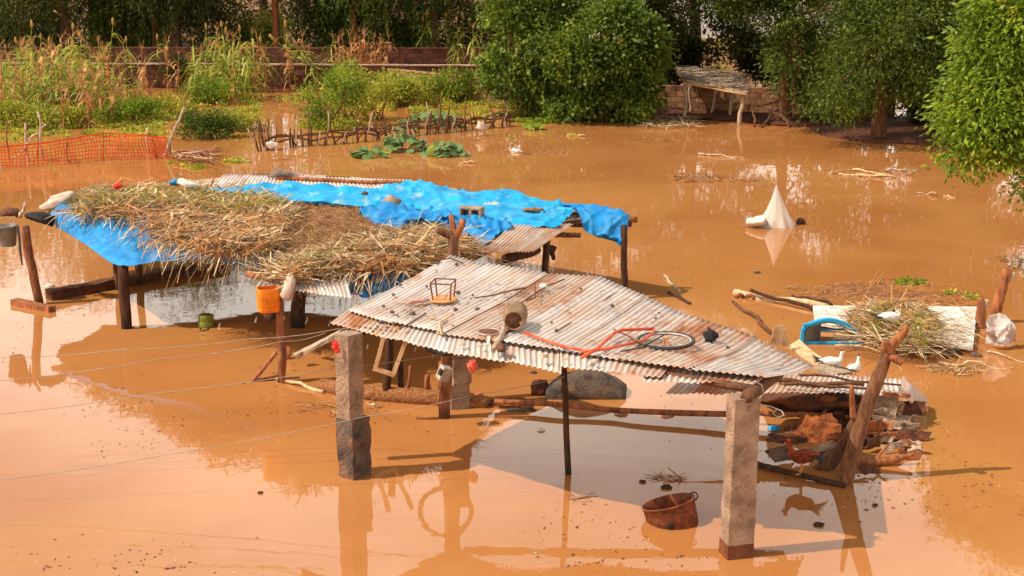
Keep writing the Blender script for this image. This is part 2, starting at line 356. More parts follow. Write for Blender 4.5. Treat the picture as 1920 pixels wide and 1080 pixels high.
M['iron_dark'] = mat('dark_iron', '#2a1c16', '#4b3024', 12, .7, .4, 50, metallic=.2)
M['rust_disc'] = mat('rust_orange_disc', '#a9673c', '#d39a62', 14, .8, .3, 40)
M['stone'] = mat('dark_stone', '#3a3230', '#6a5a50', 20, .85, .5, 60)
M['stone_pale'] = mat('pale_stone', '#a08468', '#cdb193', 18, .9, .5, 60)
M['black_rag'] = mat('black_rag', '#15110f', '#2c2421', 8, .75, .4, 20)
M['grey_plastic'] = mat('grey_plastic', '#5c564f', '#7b746b', 3, .5, .1, 20, c3='#7a5a42', s3=5)
M['orange_plastic'] = mat('orange_plastic', '#d96a10', '#f08a22', 4, .45, .08, 20, c3='#b0561a', s3=6, p3=(.6, .75))
M['green_can'] = mat('olive_can', '#59631a', '#7f7c25', 8, .5, .1, 20, c3='#5a3a1c', s3=7)
M['blue_plastic'] = mat('blue_plastic', '#0e86b4', '#1fa3cf', 4, .4, .05, 20, c3='#5d7d86', s3=6, p3=(.62, .8))
M['grey_board'] = mat('grey_inner', '#6c6660', '#857b70', 5, .7, .1, 20)
M['red_cloth'] = mat('red_rag', '#c02a1e', '#e0452e', 10, .85, .3, 40)
M['pink_cloth'] = mat('faded_pink_cloth', '#a8786a', '#c49484', 10, .85, .3, 40)
M['coral'] = mat('coral_plastic', '#d8503a', '#ef7a5a', 10, .6, .3, 40)
M['beige_cloth'] = mat('dirty_beige_cloth', '#a58d7a', '#cdb8a4', 7, .9, .4, 30)
M['white_cloth'] = mat('dirty_white_cloth', '#b9ab9c', '#dbd0c2', 7, .85, .4, 25, c3='#957b62', s3=3)
M['white_paint'] = mat('dirty_white_board', '#c4baac', '#e6dfd4', 4, .7, .3, 20, c3='#9a7c5e', s3=3.5, p3=(.48, .70))
M['red_bike'] = mat('orange_red_paint', '#c2401c', '#d9653a', 9, .5, .15, 40, c3='#7a3a20', s3=8)
M['tyre'] = mat('tyre_rubber', '#2a2623', '#4a423c', 15, .8, .2, 50)
M['rim'] = mat('dull_rim', '#9a8e80', '#c8bcae', 15, .5, .1, 50, metallic=.4)
M['black_rubber'] = mat('black_rubber', '#1b1715', '#332b27', 8, .7, .2, 40)
M['basket'] = mat('woven_reed', '#6b3f24', '#a06c3e', 26, .9, .9, 45, bdist=.02)
M['rope'] = mat('white_string', '#857868', '#a89b8c', 10, .9)
M['orange_net'] = mat('orange_net', '#c8320f', '#e0501c', 6, .6)
M['thatch'] = mat('grey_thatch', '#7a6858', '#a8927c', 6, .95, .8, 30, stretch=(4, 1, 1), island=.35, bdist=.02)
M['straw'] = mat('dry_straw', '#785a3a', '#cfb48a', 6, .85, island=.55)
M['straw_brown'] = mat('brown_hay', '#7d5434', '#b08458', 7, .9, island=.4)
M['straw_base'] = mat('matted_hay', '#6b4527', '#a57548', 14, .95, 1.0, 40, bdist=.04)
M['straw_green'] = leaf_mat('green_fodder', '#5c6418', '#9a9230', '#b98a46')
M['dry_leaf'] = leaf_mat('dry_maize_leaf', '#8c5a32', '#cf9a60', '#7d6a28', trans=.3)
M['maize'] = leaf_mat('maize_leaf', '#6a7c26', '#b8b04c', '#dcb468', trans=.35)
M['sorghum_head'] = mat('sorghum_head', '#7d6026', '#b58c48', 20, .9, .6, 40)
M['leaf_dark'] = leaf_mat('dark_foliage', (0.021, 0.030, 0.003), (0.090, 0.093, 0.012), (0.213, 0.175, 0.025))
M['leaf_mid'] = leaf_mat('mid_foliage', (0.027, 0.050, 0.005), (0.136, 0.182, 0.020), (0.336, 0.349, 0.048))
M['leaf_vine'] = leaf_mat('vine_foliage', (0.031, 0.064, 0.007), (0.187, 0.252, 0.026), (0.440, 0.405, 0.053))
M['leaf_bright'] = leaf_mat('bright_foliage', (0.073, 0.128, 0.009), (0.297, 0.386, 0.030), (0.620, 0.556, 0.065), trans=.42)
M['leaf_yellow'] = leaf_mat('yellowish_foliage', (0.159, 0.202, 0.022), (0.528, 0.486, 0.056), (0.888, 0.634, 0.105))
M['leaf_pumpkin'] = leaf_mat('broad_leaf', (.07, .14, .035), (.19, .27, .09), (.33, .34, .10), trans=.25)
M['tarp'] = mat('blue_tarpaulin', '#0668a4', '#0d84c4', 3, .58, .4, 30, c3='#3a93bb', s3=5, p3=(.5, .75), bdist=.006, spec=.3)
M['tarp_light'] = mat('sun_bleached_tarpaulin', '#0a84b8', '#1c9fd0', 2.5, .58, .4, 30, c3='#9db0ac', s3=3.5, p3=(.56, .74), bdist=.006, spec=.3)
M['net'] = None

# ------------------------------------------------------------------ setting: water and ground
def flat_sheet(x0, x1, y0, y1, nx, ny, fz):
    return [[Vector((x0 + (x1 - x0) * i / nx, y0 + (y1 - y0) * j / ny, fz(x0 + (x1 - x0) * i / nx, y0 + (y1 - y0) * j / ny))) for j in range(ny + 1)] for i in range(nx + 1)]
mb = MB(); mb.add([(-900, -60, 0), (900, -60, 0), (900, 62.5, 0), (-900, 62.5, 0)], [(0, 1, 2, 3)])
o = mb.build('water', M['water'], loc=(0, 0, 0)); o['kind'] = 'structure'; o['label'] = 'brown muddy flood water over the whole yard'
def gz(x, y):
    if y < 57: return -1.0
    b = 0.14 if y > 64 else -1.0 + 1.14 * (y - 57) / 7
    return b + .10 * noise.noise(Vector((x * .2, y * .2, 0)))
mb = MB(); ys = [-60, 20, 50, 57, 59, 61, 63, 65, 68, 72, 78, 90, 120, 300, 1600]; xs = [-1200, -300, -90] + list(range(-44, 45, 4)) + [90, 300, 1200]
mb.grid([[Vector((x, y, gz(x, y))) for y in ys] for x in xs])
o = mb.build('ground', M['ground'], loc=(0, 0, 0)); o['kind'] = 'structure'; o['label'] = 'bare brown earth rising behind the garden walls'

# ------------------------------------------------------------------ far block walls, block by block
BLOCK = None
def block_wall(label, a, b, z0, courses, mt, coping=None, bl=.40, bh=.19, th=.16, maxn=300, skip=0.0, group='mud block walls round the garden'):
    global BLOCK
    a = Vector(a); b = Vector(b); d = (b - a); Ln = d.length; d.normalize(); ang = math.atan2(d.y, d.x)
    t = thing('block_wall', label, 'wall', (a + b) / 2, group)
    # mortar core, set back behind the block faces
    m = MB(); c = (a + b) / 2; m.box((c.x, c.y, z0 + courses * bh / 2 - .1), (Ln, th - .03, courses * bh + .2 - .02), ang); m.build('mortar_core', M['mud'] if mt == 'block' else M['block_dark'], t)
    key = (bl, bh, th)
    mm = MB(); mm.box((0, 0, 0), (bl - .014, th, bh - .014)); mm.v = [tuple(v) for v in mm.v]
    me = None; n = 0; k = 0
    rows = []
    for r in range(courses - 1, -1, -1):
        nx = int(Ln / bl)
        for i in range(nx):
            if n >= maxn: break
            x = (i + .5 + (.5 if r % 2 else 0)) * bl
            if x + bl / 2 > Ln: continue
            p = a + d * x; z = z0 + (r + .5) * bh
            if me is None:
                ob = mm.build('block', M[mt], t); me = ob.data; ob.modifiers.clear()
                # mesh was written relative to the wall: bring it back to its own centre
                off = root_loc(t)
                for v in me.vertices: v.co += off
            else:
                ob = bpy.data.objects.new('block', me); COL.objects.link(ob); ob.parent = t
            q = p - Vector(t.location); ob.location = (q.x + rnd(-.004, .004), q.y + rnd(-.012, .012), z - t.location.z + rnd(-.004, .004)); ob.rotation_euler = (rnd(-.02, .02), 0, ang + rnd(-.015, .015)); n += 1
    if coping:
        m = MB(); nz_ = 40
        m.beam((a.x, a.y, z0 + courses * bh + .02), (b.x, b.y, z0 + courses * bh + .02), th + .06, .045, nz_, .008); m.build('coping', M[coping], t)
    return t
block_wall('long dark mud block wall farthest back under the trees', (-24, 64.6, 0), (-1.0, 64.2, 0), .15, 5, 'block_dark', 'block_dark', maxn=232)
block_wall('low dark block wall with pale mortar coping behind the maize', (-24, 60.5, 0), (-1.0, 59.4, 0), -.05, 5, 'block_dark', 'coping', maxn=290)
block_wall('short reddish mud block wall running slantwise behind the tall sorghum', WY(732, 160, 58.5) * 1.0, WY(1000, 178, 54.0), -.1, 5, 'block', 'block', maxn=150)
block_wall('brown mud block wall behind the small thatched shelter', (4.6, 53.4, 0), (12.6, 51.6, 0), -.06, 5, 'block', None, maxn=110)

# white building seen through the gap between the trees
t = thing('white_building', 'white plastered building glimpsed between the dark trees', 'building', (10, 84, 0))
m = MB(); m.box((9.5, 84, 3.0), (17, 7, 6.2)); m.build('wall', M['plaster'], t)
m = MB(); m.box((9.5, 84, 6.25), (17.8, 7.8, .3)); m.build('roof', M['sheet_rust'], t)
for x in (3.2, 7.2, 11.6, 15.4):
    m = MB(); m.box((x, 80.45, 2.2), (1.2, .12, 1.4)); f = m.build('window', M['wood_grey'], t)
    m = MB(); m.box((x, 80.38, 2.2), (1.0, .06, 1.2)); m.build('pane', M['iron_dark'], f)

# ------------------------------------------------------------------ corrugated sheet
def corr(m_uv, c00, c10, c11, c01, pitch=.076, amp=.010, per=8, nv=10, sag=0.0, phase=0.0, rag=0.0):
    """c00 front left, c10 front right, c11 back right, c01 back left; returns MB with uv in metres"""
    mb = MB(); c00, c10, c11, c01 = map(Vector, (c00, c10, c11, c01))
    Wd = ((c10 - c00).length + (c11 - c01).length) / 2; Ln = ((c01 - c00).length + (c11 - c10).length) / 2
    nu = max(8, int(Wd / pitch * per)); vs = []; uv = []; fs = []
    nr = (c10 - c00).cross(c01 - c00).normalized()
    if nr.z < 0: nr = -nr
    for i in range(nu + 1):
        u = i / nu; h = amp * math.sin(2 * PI * u * Wd / pitch + phase)
        for j in range(nv + 1):
            v = j / nv; p = (c00 * (1 - u) + c10 * u) * (1 - v) + (c01 * (1 - u) + c11 * u) * v
            e = noise.noise(p * .9) * .018 + noise.noise(p * 3.1) * .006
            q = p + nr * (h + e + sag * (4 * v * (1 - v)) * -1)
            if j in (0, nv) and rag: q = q + (c01 - c00).normalized() * rag * noise.noise(p * 4)
            vs.append(q); uv.append((u * Wd + phase * pitch / (2 * PI), v * Ln))
    for i in range(nu):
        for j in range(nv): fs.append((i * (nv + 1) + j, (i + 1) * (nv + 1) + j, (i + 1) * (nv + 1) + j + 1, i * (nv + 1) + j + 1))
    mb.add(vs, fs); mb.uv = uv
    return mb
def poly_at(pl, t):
    d = [0]
    for i in range(1, len(pl)): d.append(d[-1] + (pl[i] - pl[i - 1]).length)
    s = t * d[-1]
    if t > 1: return pl[-1] + (pl[-1] - pl[-2]).normalized() * (t - 1) * d[-1]
    if t < 0: return pl[0] + (pl[0] - pl[1]).normalized() * (-t) * d[-1]
    for i in range(1, len(pl)):
        if s <= d[i] + 1e-9:
            k = (s - d[i - 1]) / max(1e-9, d[i] - d[i - 1]); return pl[i - 1].lerp(pl[i], k)
    return pl[-1]
def rough_post(name, mtl, parent, c, hw, rz, z0, z1, seg=10, amp=.02, taper=1.0, nside=5, seed=0, lean=(0, 0)):
    mb = MB(); R = Matrix.Rotation(rz, 3, 'Z'); rows = []
    for i in range(seg + 1):
        t = i / seg; z = z0 + (z1 - z0) * t; k = 1 + (taper - 1) * t; row = []
        loop = []
        for s_ in range(4):
            for q in range(nside):
                u = q / nside * 2 - 1
                p = [(u, -1), (1, u), (-u, 1), (-1, -u)][s_]; loop.append(Vector((p[0] * hw[0] * k, p[1] * hw[1] * k, 0)))
        for p in loop:
            g = R @ p; w_ = Vector((c[0] + g.x + lean[0] * t, c[1] + g.y + lean[1] * t, z))
            nn = noise.noise(w_ * 5 + Vector((seed, 0, 0))) * amp + noise.noise(w_ * 17) * amp * .5
            row.append(w_ + g.normalized() * nn)
        rows.append(row)
    n = len(rows[0]); vs = [p for r in rows for p in r]; fs = []
    for i in range(seg):
        for k in range(n): fs.append((i * n + k, i * n + (k + 1) % n, (i + 1) * n + (k + 1) % n, (i + 1) * n + k))
    fs.append(tuple(range(n - 1, -1, -1))); fs.append(tuple(seg * n + k for k in range(n)))
    mb.add(vs, fs); return mb.build(name, mtl, parent)
def wob(a, b, n=7, amp=.03, seed=0):
    a, b = Vector(a), Vector(b); out = []
    for i in range(n):
        t = i / (n - 1); p = a.lerp(b, t); e = math.sin(PI * t)
        out.append(p + Vector((noise.noise(Vector((t * 3, seed, 1))), noise.noise(Vector((t * 3, seed, 5))), noise.noise(Vector((t * 3, seed, 9))))) * amp * 2 * (.3 + e))
    return out
def log(name, mtl, parent, a, b, r0, r1=None, n=7, amp=.03, sides=9, jit=.07, seed=None, smooth=True):
    seed = rnd(0, 99) if seed is None else seed; r1 = r0 if r1 is None else r1
    mb = MB(); p = wob(a, b, n, amp, seed); mb.tube(p, [r0 + (r1 - r0) * i / (n - 1) for i in range(n)], sides, jit)
    return mb.build(name, mtl, parent, smooth=smooth)

# ------------------------------------------------------------------ front shelter: zinc roof on concrete posts
PL, PR = W(663, 890), W(1378, 1040)
A = thing('zinc_shelter', 'open shelter with a sagging corrugated zinc roof on two concrete posts', 'shelter', (0.4, 18.6, 0))
back = [W(845, 478, 2.2), W(930, 497, 2.19), W(1010, 513, 2.15), W(1090, 518, 2.1), W(1135, 520, 2.05), W(1180, 538, 2.0), W(1240, 573, 1.88), W(1330, 606, 1.72), W(1450, 645, 1.5), W(1519, 685, 1.3)]
mid = [W(652, 582, 1.96), W(745, 607, 1.95), W(870, 634, 1.95), W(981, 646, 1.96), W(1081, 661, 1.96), W(1227, 685, 1.96), W(1379, 701, 1.97), W(1431, 706, 1.97)]
NS = 7
for k in range(NS):
    u0, u1 = k / NS - (.012 if k else 0), (k + 1) / NS + .006; dz = .016 * (k % 2)
    a, b = poly_at(mid, u0), poly_at(mid, u1); c, d = poly_at(back, u1), poly_at(back, u0)
    e = (d - a).normalized() * rnd(-.03, .03); z = Vector((0, 0, dz))
    corr(None, a + z - e, b + z - e, c + z + e, d + z + e, sag=.03, phase=k * 1.1, nv=14).build('roof_sheet', M['sheet'] if k not in (2, 5) else M['sheet_rust'], A, smooth=True, solid=.003)
def low(px_front, u0, u1, mt, back_in=.35, dz=-.022, ph=0):
    f0, f1 = [W(*q) for q in px_front]; b0, b1 = poly_at(mid, u0), poly_at(mid, u1)
    e0 = (poly_at(back, max(u0, 0)) - b0).normalized() * back_in; e1 = (poly_at(back, u1) - b1).normalized() * back_in
    z = Vector((0, 0, dz)); corr(None, f0, f1, b1 + e1 + z, b0 + e0 + z, phase=ph, nv=8, rag=.03).build('roof_sheet', M[mt], A, smooth=True, solid=.003)
low(((620, 606, 1.86), (748, 637, 1.85)), -.02, .165, 'sheet_rust')
low(((742, 634, 1.87), (862, 667, 1.85)), .155, .31, 'sheet', ph=1)
low(((855, 664, 1.86), (960, 682, 1.85)), .295, .42, 'sheet', dz=-.03, ph=2)
low(((952, 678, 1.87), (1052, 700, 1.84)), .41, .55, 'sheet', ph=1.5)
low(((1052, 688, 1.90), (1150, 697, 1.91)), .54, .68, 'sheet', dz=-.035, ph=.4)
low(((1140, 695, 1.92), (1240, 706, 1.91)), .67, .80, 'sheet_rust', ph=2.5)
low(((1206, 714, 1.87), (1318, 717, 1.88)), .74, .88, 'sheet', dz=-.045, ph=.9)
low(((1308, 716, 1.89), (1420, 717, 1.90)), .87, .99, 'sheet_rust', dz=-.03, ph=.2)
# concrete post at the left: slender shaft over a broad stained foot
p = rough_post('post', M['concrete'], A, (PL.x - .02, PL.y, 0), (.125, .115), math.radians(50), .68, 1.84, 16, .014, seed=1)
rough_post('footing', M['concrete_dark'], A, (PL.x + .015, PL.y, 0), (.16, .14), math.radians(50), -.5, .76, 14, .03, .97, seed=4)
p = rough_post('post', M['concrete'], A, (PR.x + .015, PR.y, 0), (.15, .125), math.radians(14), .16, 1.83, 22, .009, .95, seed=9, lean=(.02, 0))
rough_post('footing', M['concrete_wet'], A, (PR.x + .012, PR.y, 0), (.153, .128), math.radians(14), -.5, .17, 8, .012, seed=12)
# log beams under the roof and the other uprights
mpf = (PL + PR) / 2
log('beam', M['bark'], A, V(PL.x, PL.y + .25, 1.84), V(mpf.x, mpf.y + .35, 1.84), .04, .035, 9, .006)
log('beam', M['bark'], A, V(mpf.x - .1, mpf.y + .4, 1.84), V(PR.x + .2, PR.y + .1, 1.86), .035, .05, 9, .006)
bl0 = poly_at(back, .04) - Vector((0, .12, .10)); br0 = poly_at(back, .97) - Vector((0.1, .1, .10))
log('beam', M['bark'], A, bl0, br0, .055, .05, 9, .02)
log('rafter', M['bark'], A, V(PL.x + .05, PL.y + .1, 1.80), poly_at(back, .03) - Vector((0, .1, .07)), .045, .04)
log('rafter', M['bark'], A, V(PR.x + .05, PR.y - .12, 1.86), poly_at(back, .95) - Vector((0, .1, .09)), .075, .06)
log('rafter', M['bark'], A, poly_at(mid, .5) - Vector((0, 0, .07)), poly_at(back, .5) - Vector((0, .1, .07)), .045, .04)
ML = W(832, 783); log('post', M['bark_red_w'], A, (ML.x, ML.y, -.4), (ML.x + .07, ML.y, 2.02), .085, .075, 9, .03, 11)
SP = W(1067, 888); log('post', M['bark_dark_w'], A, (SP.x + .01, SP.y, -.4), (SP.x - .10, SP.y - .05, 1.88), .042, .036, 8, .015)
BRK = W(861, 762)
for z0, z1, s_ in ((-.3, .36, 1.0), (.37, .74, .95), (.75, 1.10, .9), (1.11, 1.5, .86)):
    rough_post('pillar_block', M['concrete'], A, (BRK.x + rnd(-.02, .02), BRK.y, 0), (.135 * s_, .13), math.radians(20 + rnd(-6, 6)), z0, z1, 5, .02, seed=z0 * 9)
# weathered board sticking out of the left corner
m = MB(); m.beam(W(553, 668, 1.45), W(662, 612, 1.80), .13, .05, 6, .008); m.build('eave_board', M['wood_grey'], A)
m = MB(); m.beam(W(640, 628, 1.78), W(690, 618, 1.82), .10, .09, 4, .01); m.build('corner_brace', M['bark_dark'], A)
# wire tied round the right post head
m = MB(); m.tube([W(1415, 715, 1.95), W(1428, 722, 1.9), W(1432, 738, 1.8), W(1424, 752, 1.72), W(1412, 764, 1.66)], .008, 5); m.build('wire', M['rim'], A)
m = MB(); m.tube([W(1414, 757, 1.70), W(1445, 762, 1.66), W(1466, 771, 1.6), W(1470, 779, 1.57), W(1458, 783, 1.55), W(1449, 775, 1.58), W(1456, 768, 1.62)], .007, 5); m.build('wire', M['rim'], A)

# ------------------------------------------------------------------ rear shelter: log frame, board deck
B = thing('log_shelter', 'long low log shelter heaped with fodder and covered in blue tarpaulin', 'shelter', (-3, 26.5, 0))
FR_ = [V(-8.5, 28.3, 1.42), V(-6.4, 27.0, 1.40), V(-4.8, 25.3, 1.40), V(-3.4, 23.1, 1.42), V(-2.2, 22.5, 1.44), V(-1.0, 23.6, 1.46), V(.1, 26.3, 1.44), V(1.0, 27.7, 1.42), V(2.0, 27.8, 1.38)]
BK_ = [V(-8.7, 29.2, 1.5), V(-7.2, 30.6, 1.52), V(-5, 32.1, 1.52), V(-3.4, 31.6, 1.52), V(-1.8, 30.8, 1.52), V(-.6, 29.9, 1.50), V(.4, 29.2, 1.47), V(1.3, 28.5, 1.44), V(2.15, 27.85, 1.40)]
def deck(u, v, dz=0):                    # u along the front 0..1, v towards the back 0..1
    n = len(FR_) - 1; x = min(max(u, 0), 1) * n; i = min(int(x), n - 1); k = x - i; v = .04 + .96 * v
    return FR_[i].lerp(FR_[i + 1], k).lerp(BK_[i].lerp(BK_[i + 1], k), v) + Vector((0, 0, dz))
ND = 26
for i in range(ND):                      # boards of the deck, laid front to back
    u0, u1 = i / ND + .001, (i + 1) / ND - .001; m = MB()
    m.grid([[deck(u0, v / 6, rnd(-.005, .005)) for v in range(7)], [deck(u1, v / 6, rnd(-.005, .005)) for v in range(7)]])
    m.build('deck_board', M['wood_grey'] if i % 3 else M['bark'], B, solid=.03)
for v in (.04, .35, .65, .96):
    m = MB(); m.tube([deck(u / 16, v, -.10) for u in range(17)], .06, 8, .08); m.build('beam', M['bark'], B, smooth=True)
def bpost(x, y, ztop, r, mt='bark', dx=0, dy=0, rt=None):
    log('post', M[mt + '_w'], B, (x, y, -.4), (x + dx, y + dy, ztop), r, rt or r * .9, 8, .025, 10)
g = W(75, 570); bpost(g.x, g.y, 1.42, .085, 'bark_red', -.17)
g = W(235, 618); bpost(g.x, g.y + .10, 1.09, .095, 'bark_dark')
g = W(222, 543); bpost(g.x, g.y, 1.42, .06, 'bark')
g = W(264, 533); bpost(g.x, g.y, 1.42, .07, 'bark', -.03)
g = W(558, 612); bpost(g.x, g.y, 1.42, .13, 'bark_dark', .08, 0)
g = W(527, 716); bpost(g.x, g.y, 1.40, .065, 'bark_red', .03)
g = V(.55, 26.2, 0); bpost(g.x, g.y, 1.36, .065, 'bark_dark', .05)
g = V(2.02, 27.45, 0); bpost(g.x, g.y, 1.36, .065, 'bark_dark', -.03)
# forked head of the upright by the zinc roof
FY = 21.55; F0 = WY(851, 470, FY); fb = V(F0.x, FY, -.4)
log('post', M['bark'], B, fb, WY(851, 440, FY), .08, .07, 8, .015, 11)
m = MB(); m.tube([WY(852, 446, FY), WY(843, 441, FY), WY(831, 436, FY), WY(820, 431, FY - .05)], [.07, .06, .055, .042], 9, .08); m.build('fork_branch', M['bark'], B, smooth=True)
m = MB(); m.tube([WY(852, 446, FY), WY(852, 432, FY + .02), WY(848, 417, FY + .04), WY(845, 402, FY + .06)], [.065, .042, .036, .03], 9, .08); m.build('fork_branch', M['bark_red'], B, smooth=True)
m = MB(); m.tube([WY(852, 446, FY), WY(860, 434, FY), WY(866, 421, FY), WY(869, 411, FY)], [.065, .05, .045, .038], 9, .08); m.build('fork_branch', M['bark_red'], B, smooth=True)
# log ends sticking out at the front edge and the right end
log('beam', M['bark_red'], B, W(466, 513, 1.42), W(655, 553, 1.36), .055, .05, 8, .02)
log('beam', M['bark_red'], B, W(1060, 404, 1.40), W(1195, 412, 1.34), .06, .055, 7, .015)
log('beam', M['bark'], B, W(1040, 440, 1.28), W(1088, 441, 1.25), .05, .045, 6, .01)
log('beam', M['bark_dark'], B, W(945, 486, 1.22), W(1008, 468, 1.26), .08, .07, 7, .02)
log('crotch', M['bark_dark'], B, W(1020, 462, 1.25), W(1042, 466, 1.2), .05, .045, 5, .01)
log('crotch', M['bark_dark'], B, W(1034, 464, 1.22), W(1038, 486, 1.0), .05, .035, 5, .01)
log('rim_pole', M['bark_red'], B, W(520, 333, 1.60), W(800, 346, 1.62), .045, .04, 9, .03)
# dusty zinc sheets at the back and the right of the deck
corr(None, W(905, 474, 1.50), W(1003, 470, 1.40), W(1075, 420, 1.50), W(960, 420, 1.56), amp=.010, nv=10, rag=.10).build('roof_sheet', M['sheet_rust'], B, smooth=True, solid=.003)
corr(None, W(395, 352, 1.56), W(800, 356, 1.56), W(770, 337, 1.56), W(420, 326, 1.56), amp=.010, nv=8).build('roof_sheet', M['sheet'], B, smooth=True, solid=.003)
corr(None, W(500, 332, 1.57), W(580, 338, 1.57), W(575, 331, 1.60), W(520, 314, 1.85), amp=.010, nv=8).build('roof_sheet', M['sheet'], B, smooth=True, solid=.003)
corr(None, W(548, 545, 1.47), W(660, 560, 1.45), W(650, 520, 1.50), W(520, 505, 1.50), amp=.010, nv=6).build('roof_sheet', M['sheet'], B, smooth=True, solid=.003)

# ------------------------------------------------------------------ tarpaulins
def cr(p0, p1, p2, p3, t):
    return .5 * ((2 * p1) + (p2 - p0) * t + (2 * p0 - 5 * p1 + 4 * p2 - p3) * t * t + (3 * p1 - p0 - 3 * p2 + p3) * t ** 3)
def spline(pts, n):
    out = []; m = len(pts) - 1
    for i in range(n + 1):
        x = i / n * m; k = min(int(x), m - 1); t = x - k
        g = lambda q: pts[min(max(q, 0), m)]
        out.append(cr(g(k - 1), g(k), g(k + 1), g(k + 2), t))
    return out
def drape(rows, nu, nv, amp=.03, fr=1.6, seed=0, edge=.02, ridge=.5):
    R = [spline([W(*q) if not isinstance(q, Vector) else q for q in r], nu) for r in rows]
    G = [spline([R[i][k] for i in range(len(R))], nv) for k in range(nu + 1)]
    out = [[None] * (nv + 1) for _ in range(nu + 1)]
    for i in range(nu + 1):
        for j in range(nv + 1):
            p = G[i][j]; du = G[min(i + 1, nu)][j] - G[max(i - 1, 0)][j]; dv = G[i][min(j + 1, nv)] - G[i][max(j - 1, 0)]
            n = du.cross(dv).normalized()
            if n.z < 0: n = -n
            q = Vector((p.x + seed, p.y, p.z * 1.5)) * fr
            a = noise.noise(q); b = 1 - 2 * abs(noise.noise(q * 1.7 + Vector((5, seed, 0)))); c = noise.noise(q * 4.1)
            e = Vector((noise.noise(p * 2.3 + Vector((seed, 1, 0))), noise.noise(p * 2.3 + Vector((9, seed, 0))), 0)) * edge if (i in (0, nu) or j in (0, nv)) else Vector((0, 0, 0))
            ct, st = math.cos(seed), math.sin(seed); x_, y_ = (p.x * ct + p.y * st), (-p.x * st + p.y * ct)
            f1 = (1 - abs(noise.noise(Vector((x_ * fr * .45, y_ * fr * 1.9 + p.z * fr, seed))))) ** 7; f2 = (1 - abs(noise.noise(Vector((x_ * fr * 1.5 + p.z * fr * .8, y_ * fr * .5, seed + 9))))) ** 9
            out[i][j] = p + n * amp * (a * .45 + (f1 - .25) * ridge + (f2 - .2) * ridge * .8 + c * .08 + b * .08) + e
    mb = MB(); mb.grid(out); return mb
def tarp(label, rows, nu, nv, mt='tarp', **k):
    return tag(drape(rows, nu, nv, **k).build('blue_tarpaulin', M[mt], None, smooth=True, solid=.004), label, 'tarpaulin', 'blue tarpaulins on the log shelter')
tarp('large sun-bleached blue tarpaulin spread over the back of the log shelter', [
    [(378, 356, 1.60), (460, 349, 1.66), (560, 347, 1.62), (680, 352, 1.61), (750, 346, 1.66), (795, 338, 1.76), (870, 355, 1.66), (960, 366, 1.61), (1050, 383, 1.55), (1082, 388, 1.53)],
    [(400, 360, 1.61), (480, 360, 1.64), (570, 362, 1.63), (680, 366, 1.61), (750, 366, 1.62), (800, 362, 1.66), (870, 374, 1.62), (960, 385, 1.60), (1040, 398, 1.55), (1070, 404, 1.52)],
    [(415, 366, 1.58), (500, 368, 1.62), (580, 372, 1.64), (680, 378, 1.60), (750, 384, 1.60), (800, 386, 1.62), (870, 394, 1.62), (960, 402, 1.60), (1040, 412, 1.54), (1056, 416, 1.51)],
    [(425, 369, 1.55), (505, 377, 1.55), (590, 382, 1.55), (690, 389, 1.55), (760, 398, 1.56), (800, 404, 1.57), (870, 412, 1.58), (950, 424, 1.54), (1030, 428, 1.50), (1049, 429, 1.48)]], 140, 44, 'tarp_light', amp=.10, fr=1.5, seed=3, ridge=.75)
tarp('crumpled blue tarpaulin flap bunched beside the brown hay', [
    [(670, 396, 1.58), (720, 388, 1.62), (780, 390, 1.64), (840, 398, 1.62), (900, 412, 1.60), (965, 428, 1.54)],
    [(682, 406, 1.58), (730, 398, 1.70), (790, 404, 1.66), (845, 408, 1.68), (900, 428, 1.58), (945, 436, 1.53)],
    [(692, 416, 1.55), (740, 412, 1.62), (795, 412, 1.66), (850, 418, 1.58), (895, 442, 1.52), (925, 446, 1.50)],
    [(702, 425, 1.50), (745, 427, 1.51), (800, 424, 1.52), (850, 432, 1.50), (888, 455, 1.46), (905, 474, 1.40)]], 70, 34, amp=.13, fr=2.2, seed=8, ridge=.8)
tarp('blue tarpaulin end hanging in folds over the right-hand log post', [
    [(1048, 384, 1.56), (1085, 386, 1.55), (1120, 390, 1.53), (1150, 395, 1.50), (1180, 403, 1.46)],
    [(1072, 394, 1.52), (1095, 397, 1.50), (1125, 402, 1.47), (1152, 406, 1.45), (1179, 410, 1.43)],
    [(1086, 404, 1.46), (1100, 409, 1.42), (1125, 416, 1.37), (1152, 420, 1.34), (1178, 421, 1.34)],
    [(1090, 420, 1.34), (1104, 426, 1.28), (1126, 436, 1.20), (1152, 440, 1.17), (1177, 438, 1.20)],
    [(1094, 431, 1.24), (1108, 438, 1.18), (1130, 448, 1.08), (1152, 454, 1.03), (1172, 464, .96)]], 40, 36, amp=.09, fr=2.4, seed=15, ridge=.7)
tarp('blue tarpaulin sagging over the front corner of the log shelter', [
    [(130, 378, 1.58), (190, 378, 1.62), (260, 395, 1.62), (330, 415, 1.60), (420, 440, 1.58), (500, 465, 1.55)],
    [(97, 400, 1.52), (160, 398, 1.56), (222, 408, 1.57), (310, 437, 1.54), (395, 466, 1.50), (490, 488, 1.49)],
    [(100, 408, 1.46), (158, 420, 1.44), (222, 440, 1.42), (305, 455, 1.40), (390, 474, 1.42), (488, 494, 1.43)],
    [(103, 416, 1.40), (155, 440, 1.33), (222, 472, 1.25), (300, 474, 1.28), (386, 481, 1.34), (486, 499, 1.38)],
    [(106, 423, 1.34), (152, 453, 1.24), (224, 498, 1.10), (300, 491, 1.18), (384, 488, 1.28), (485, 504, 1.33)]], 90, 40, amp=.07, fr=1.5, seed=21, ridge=.7)
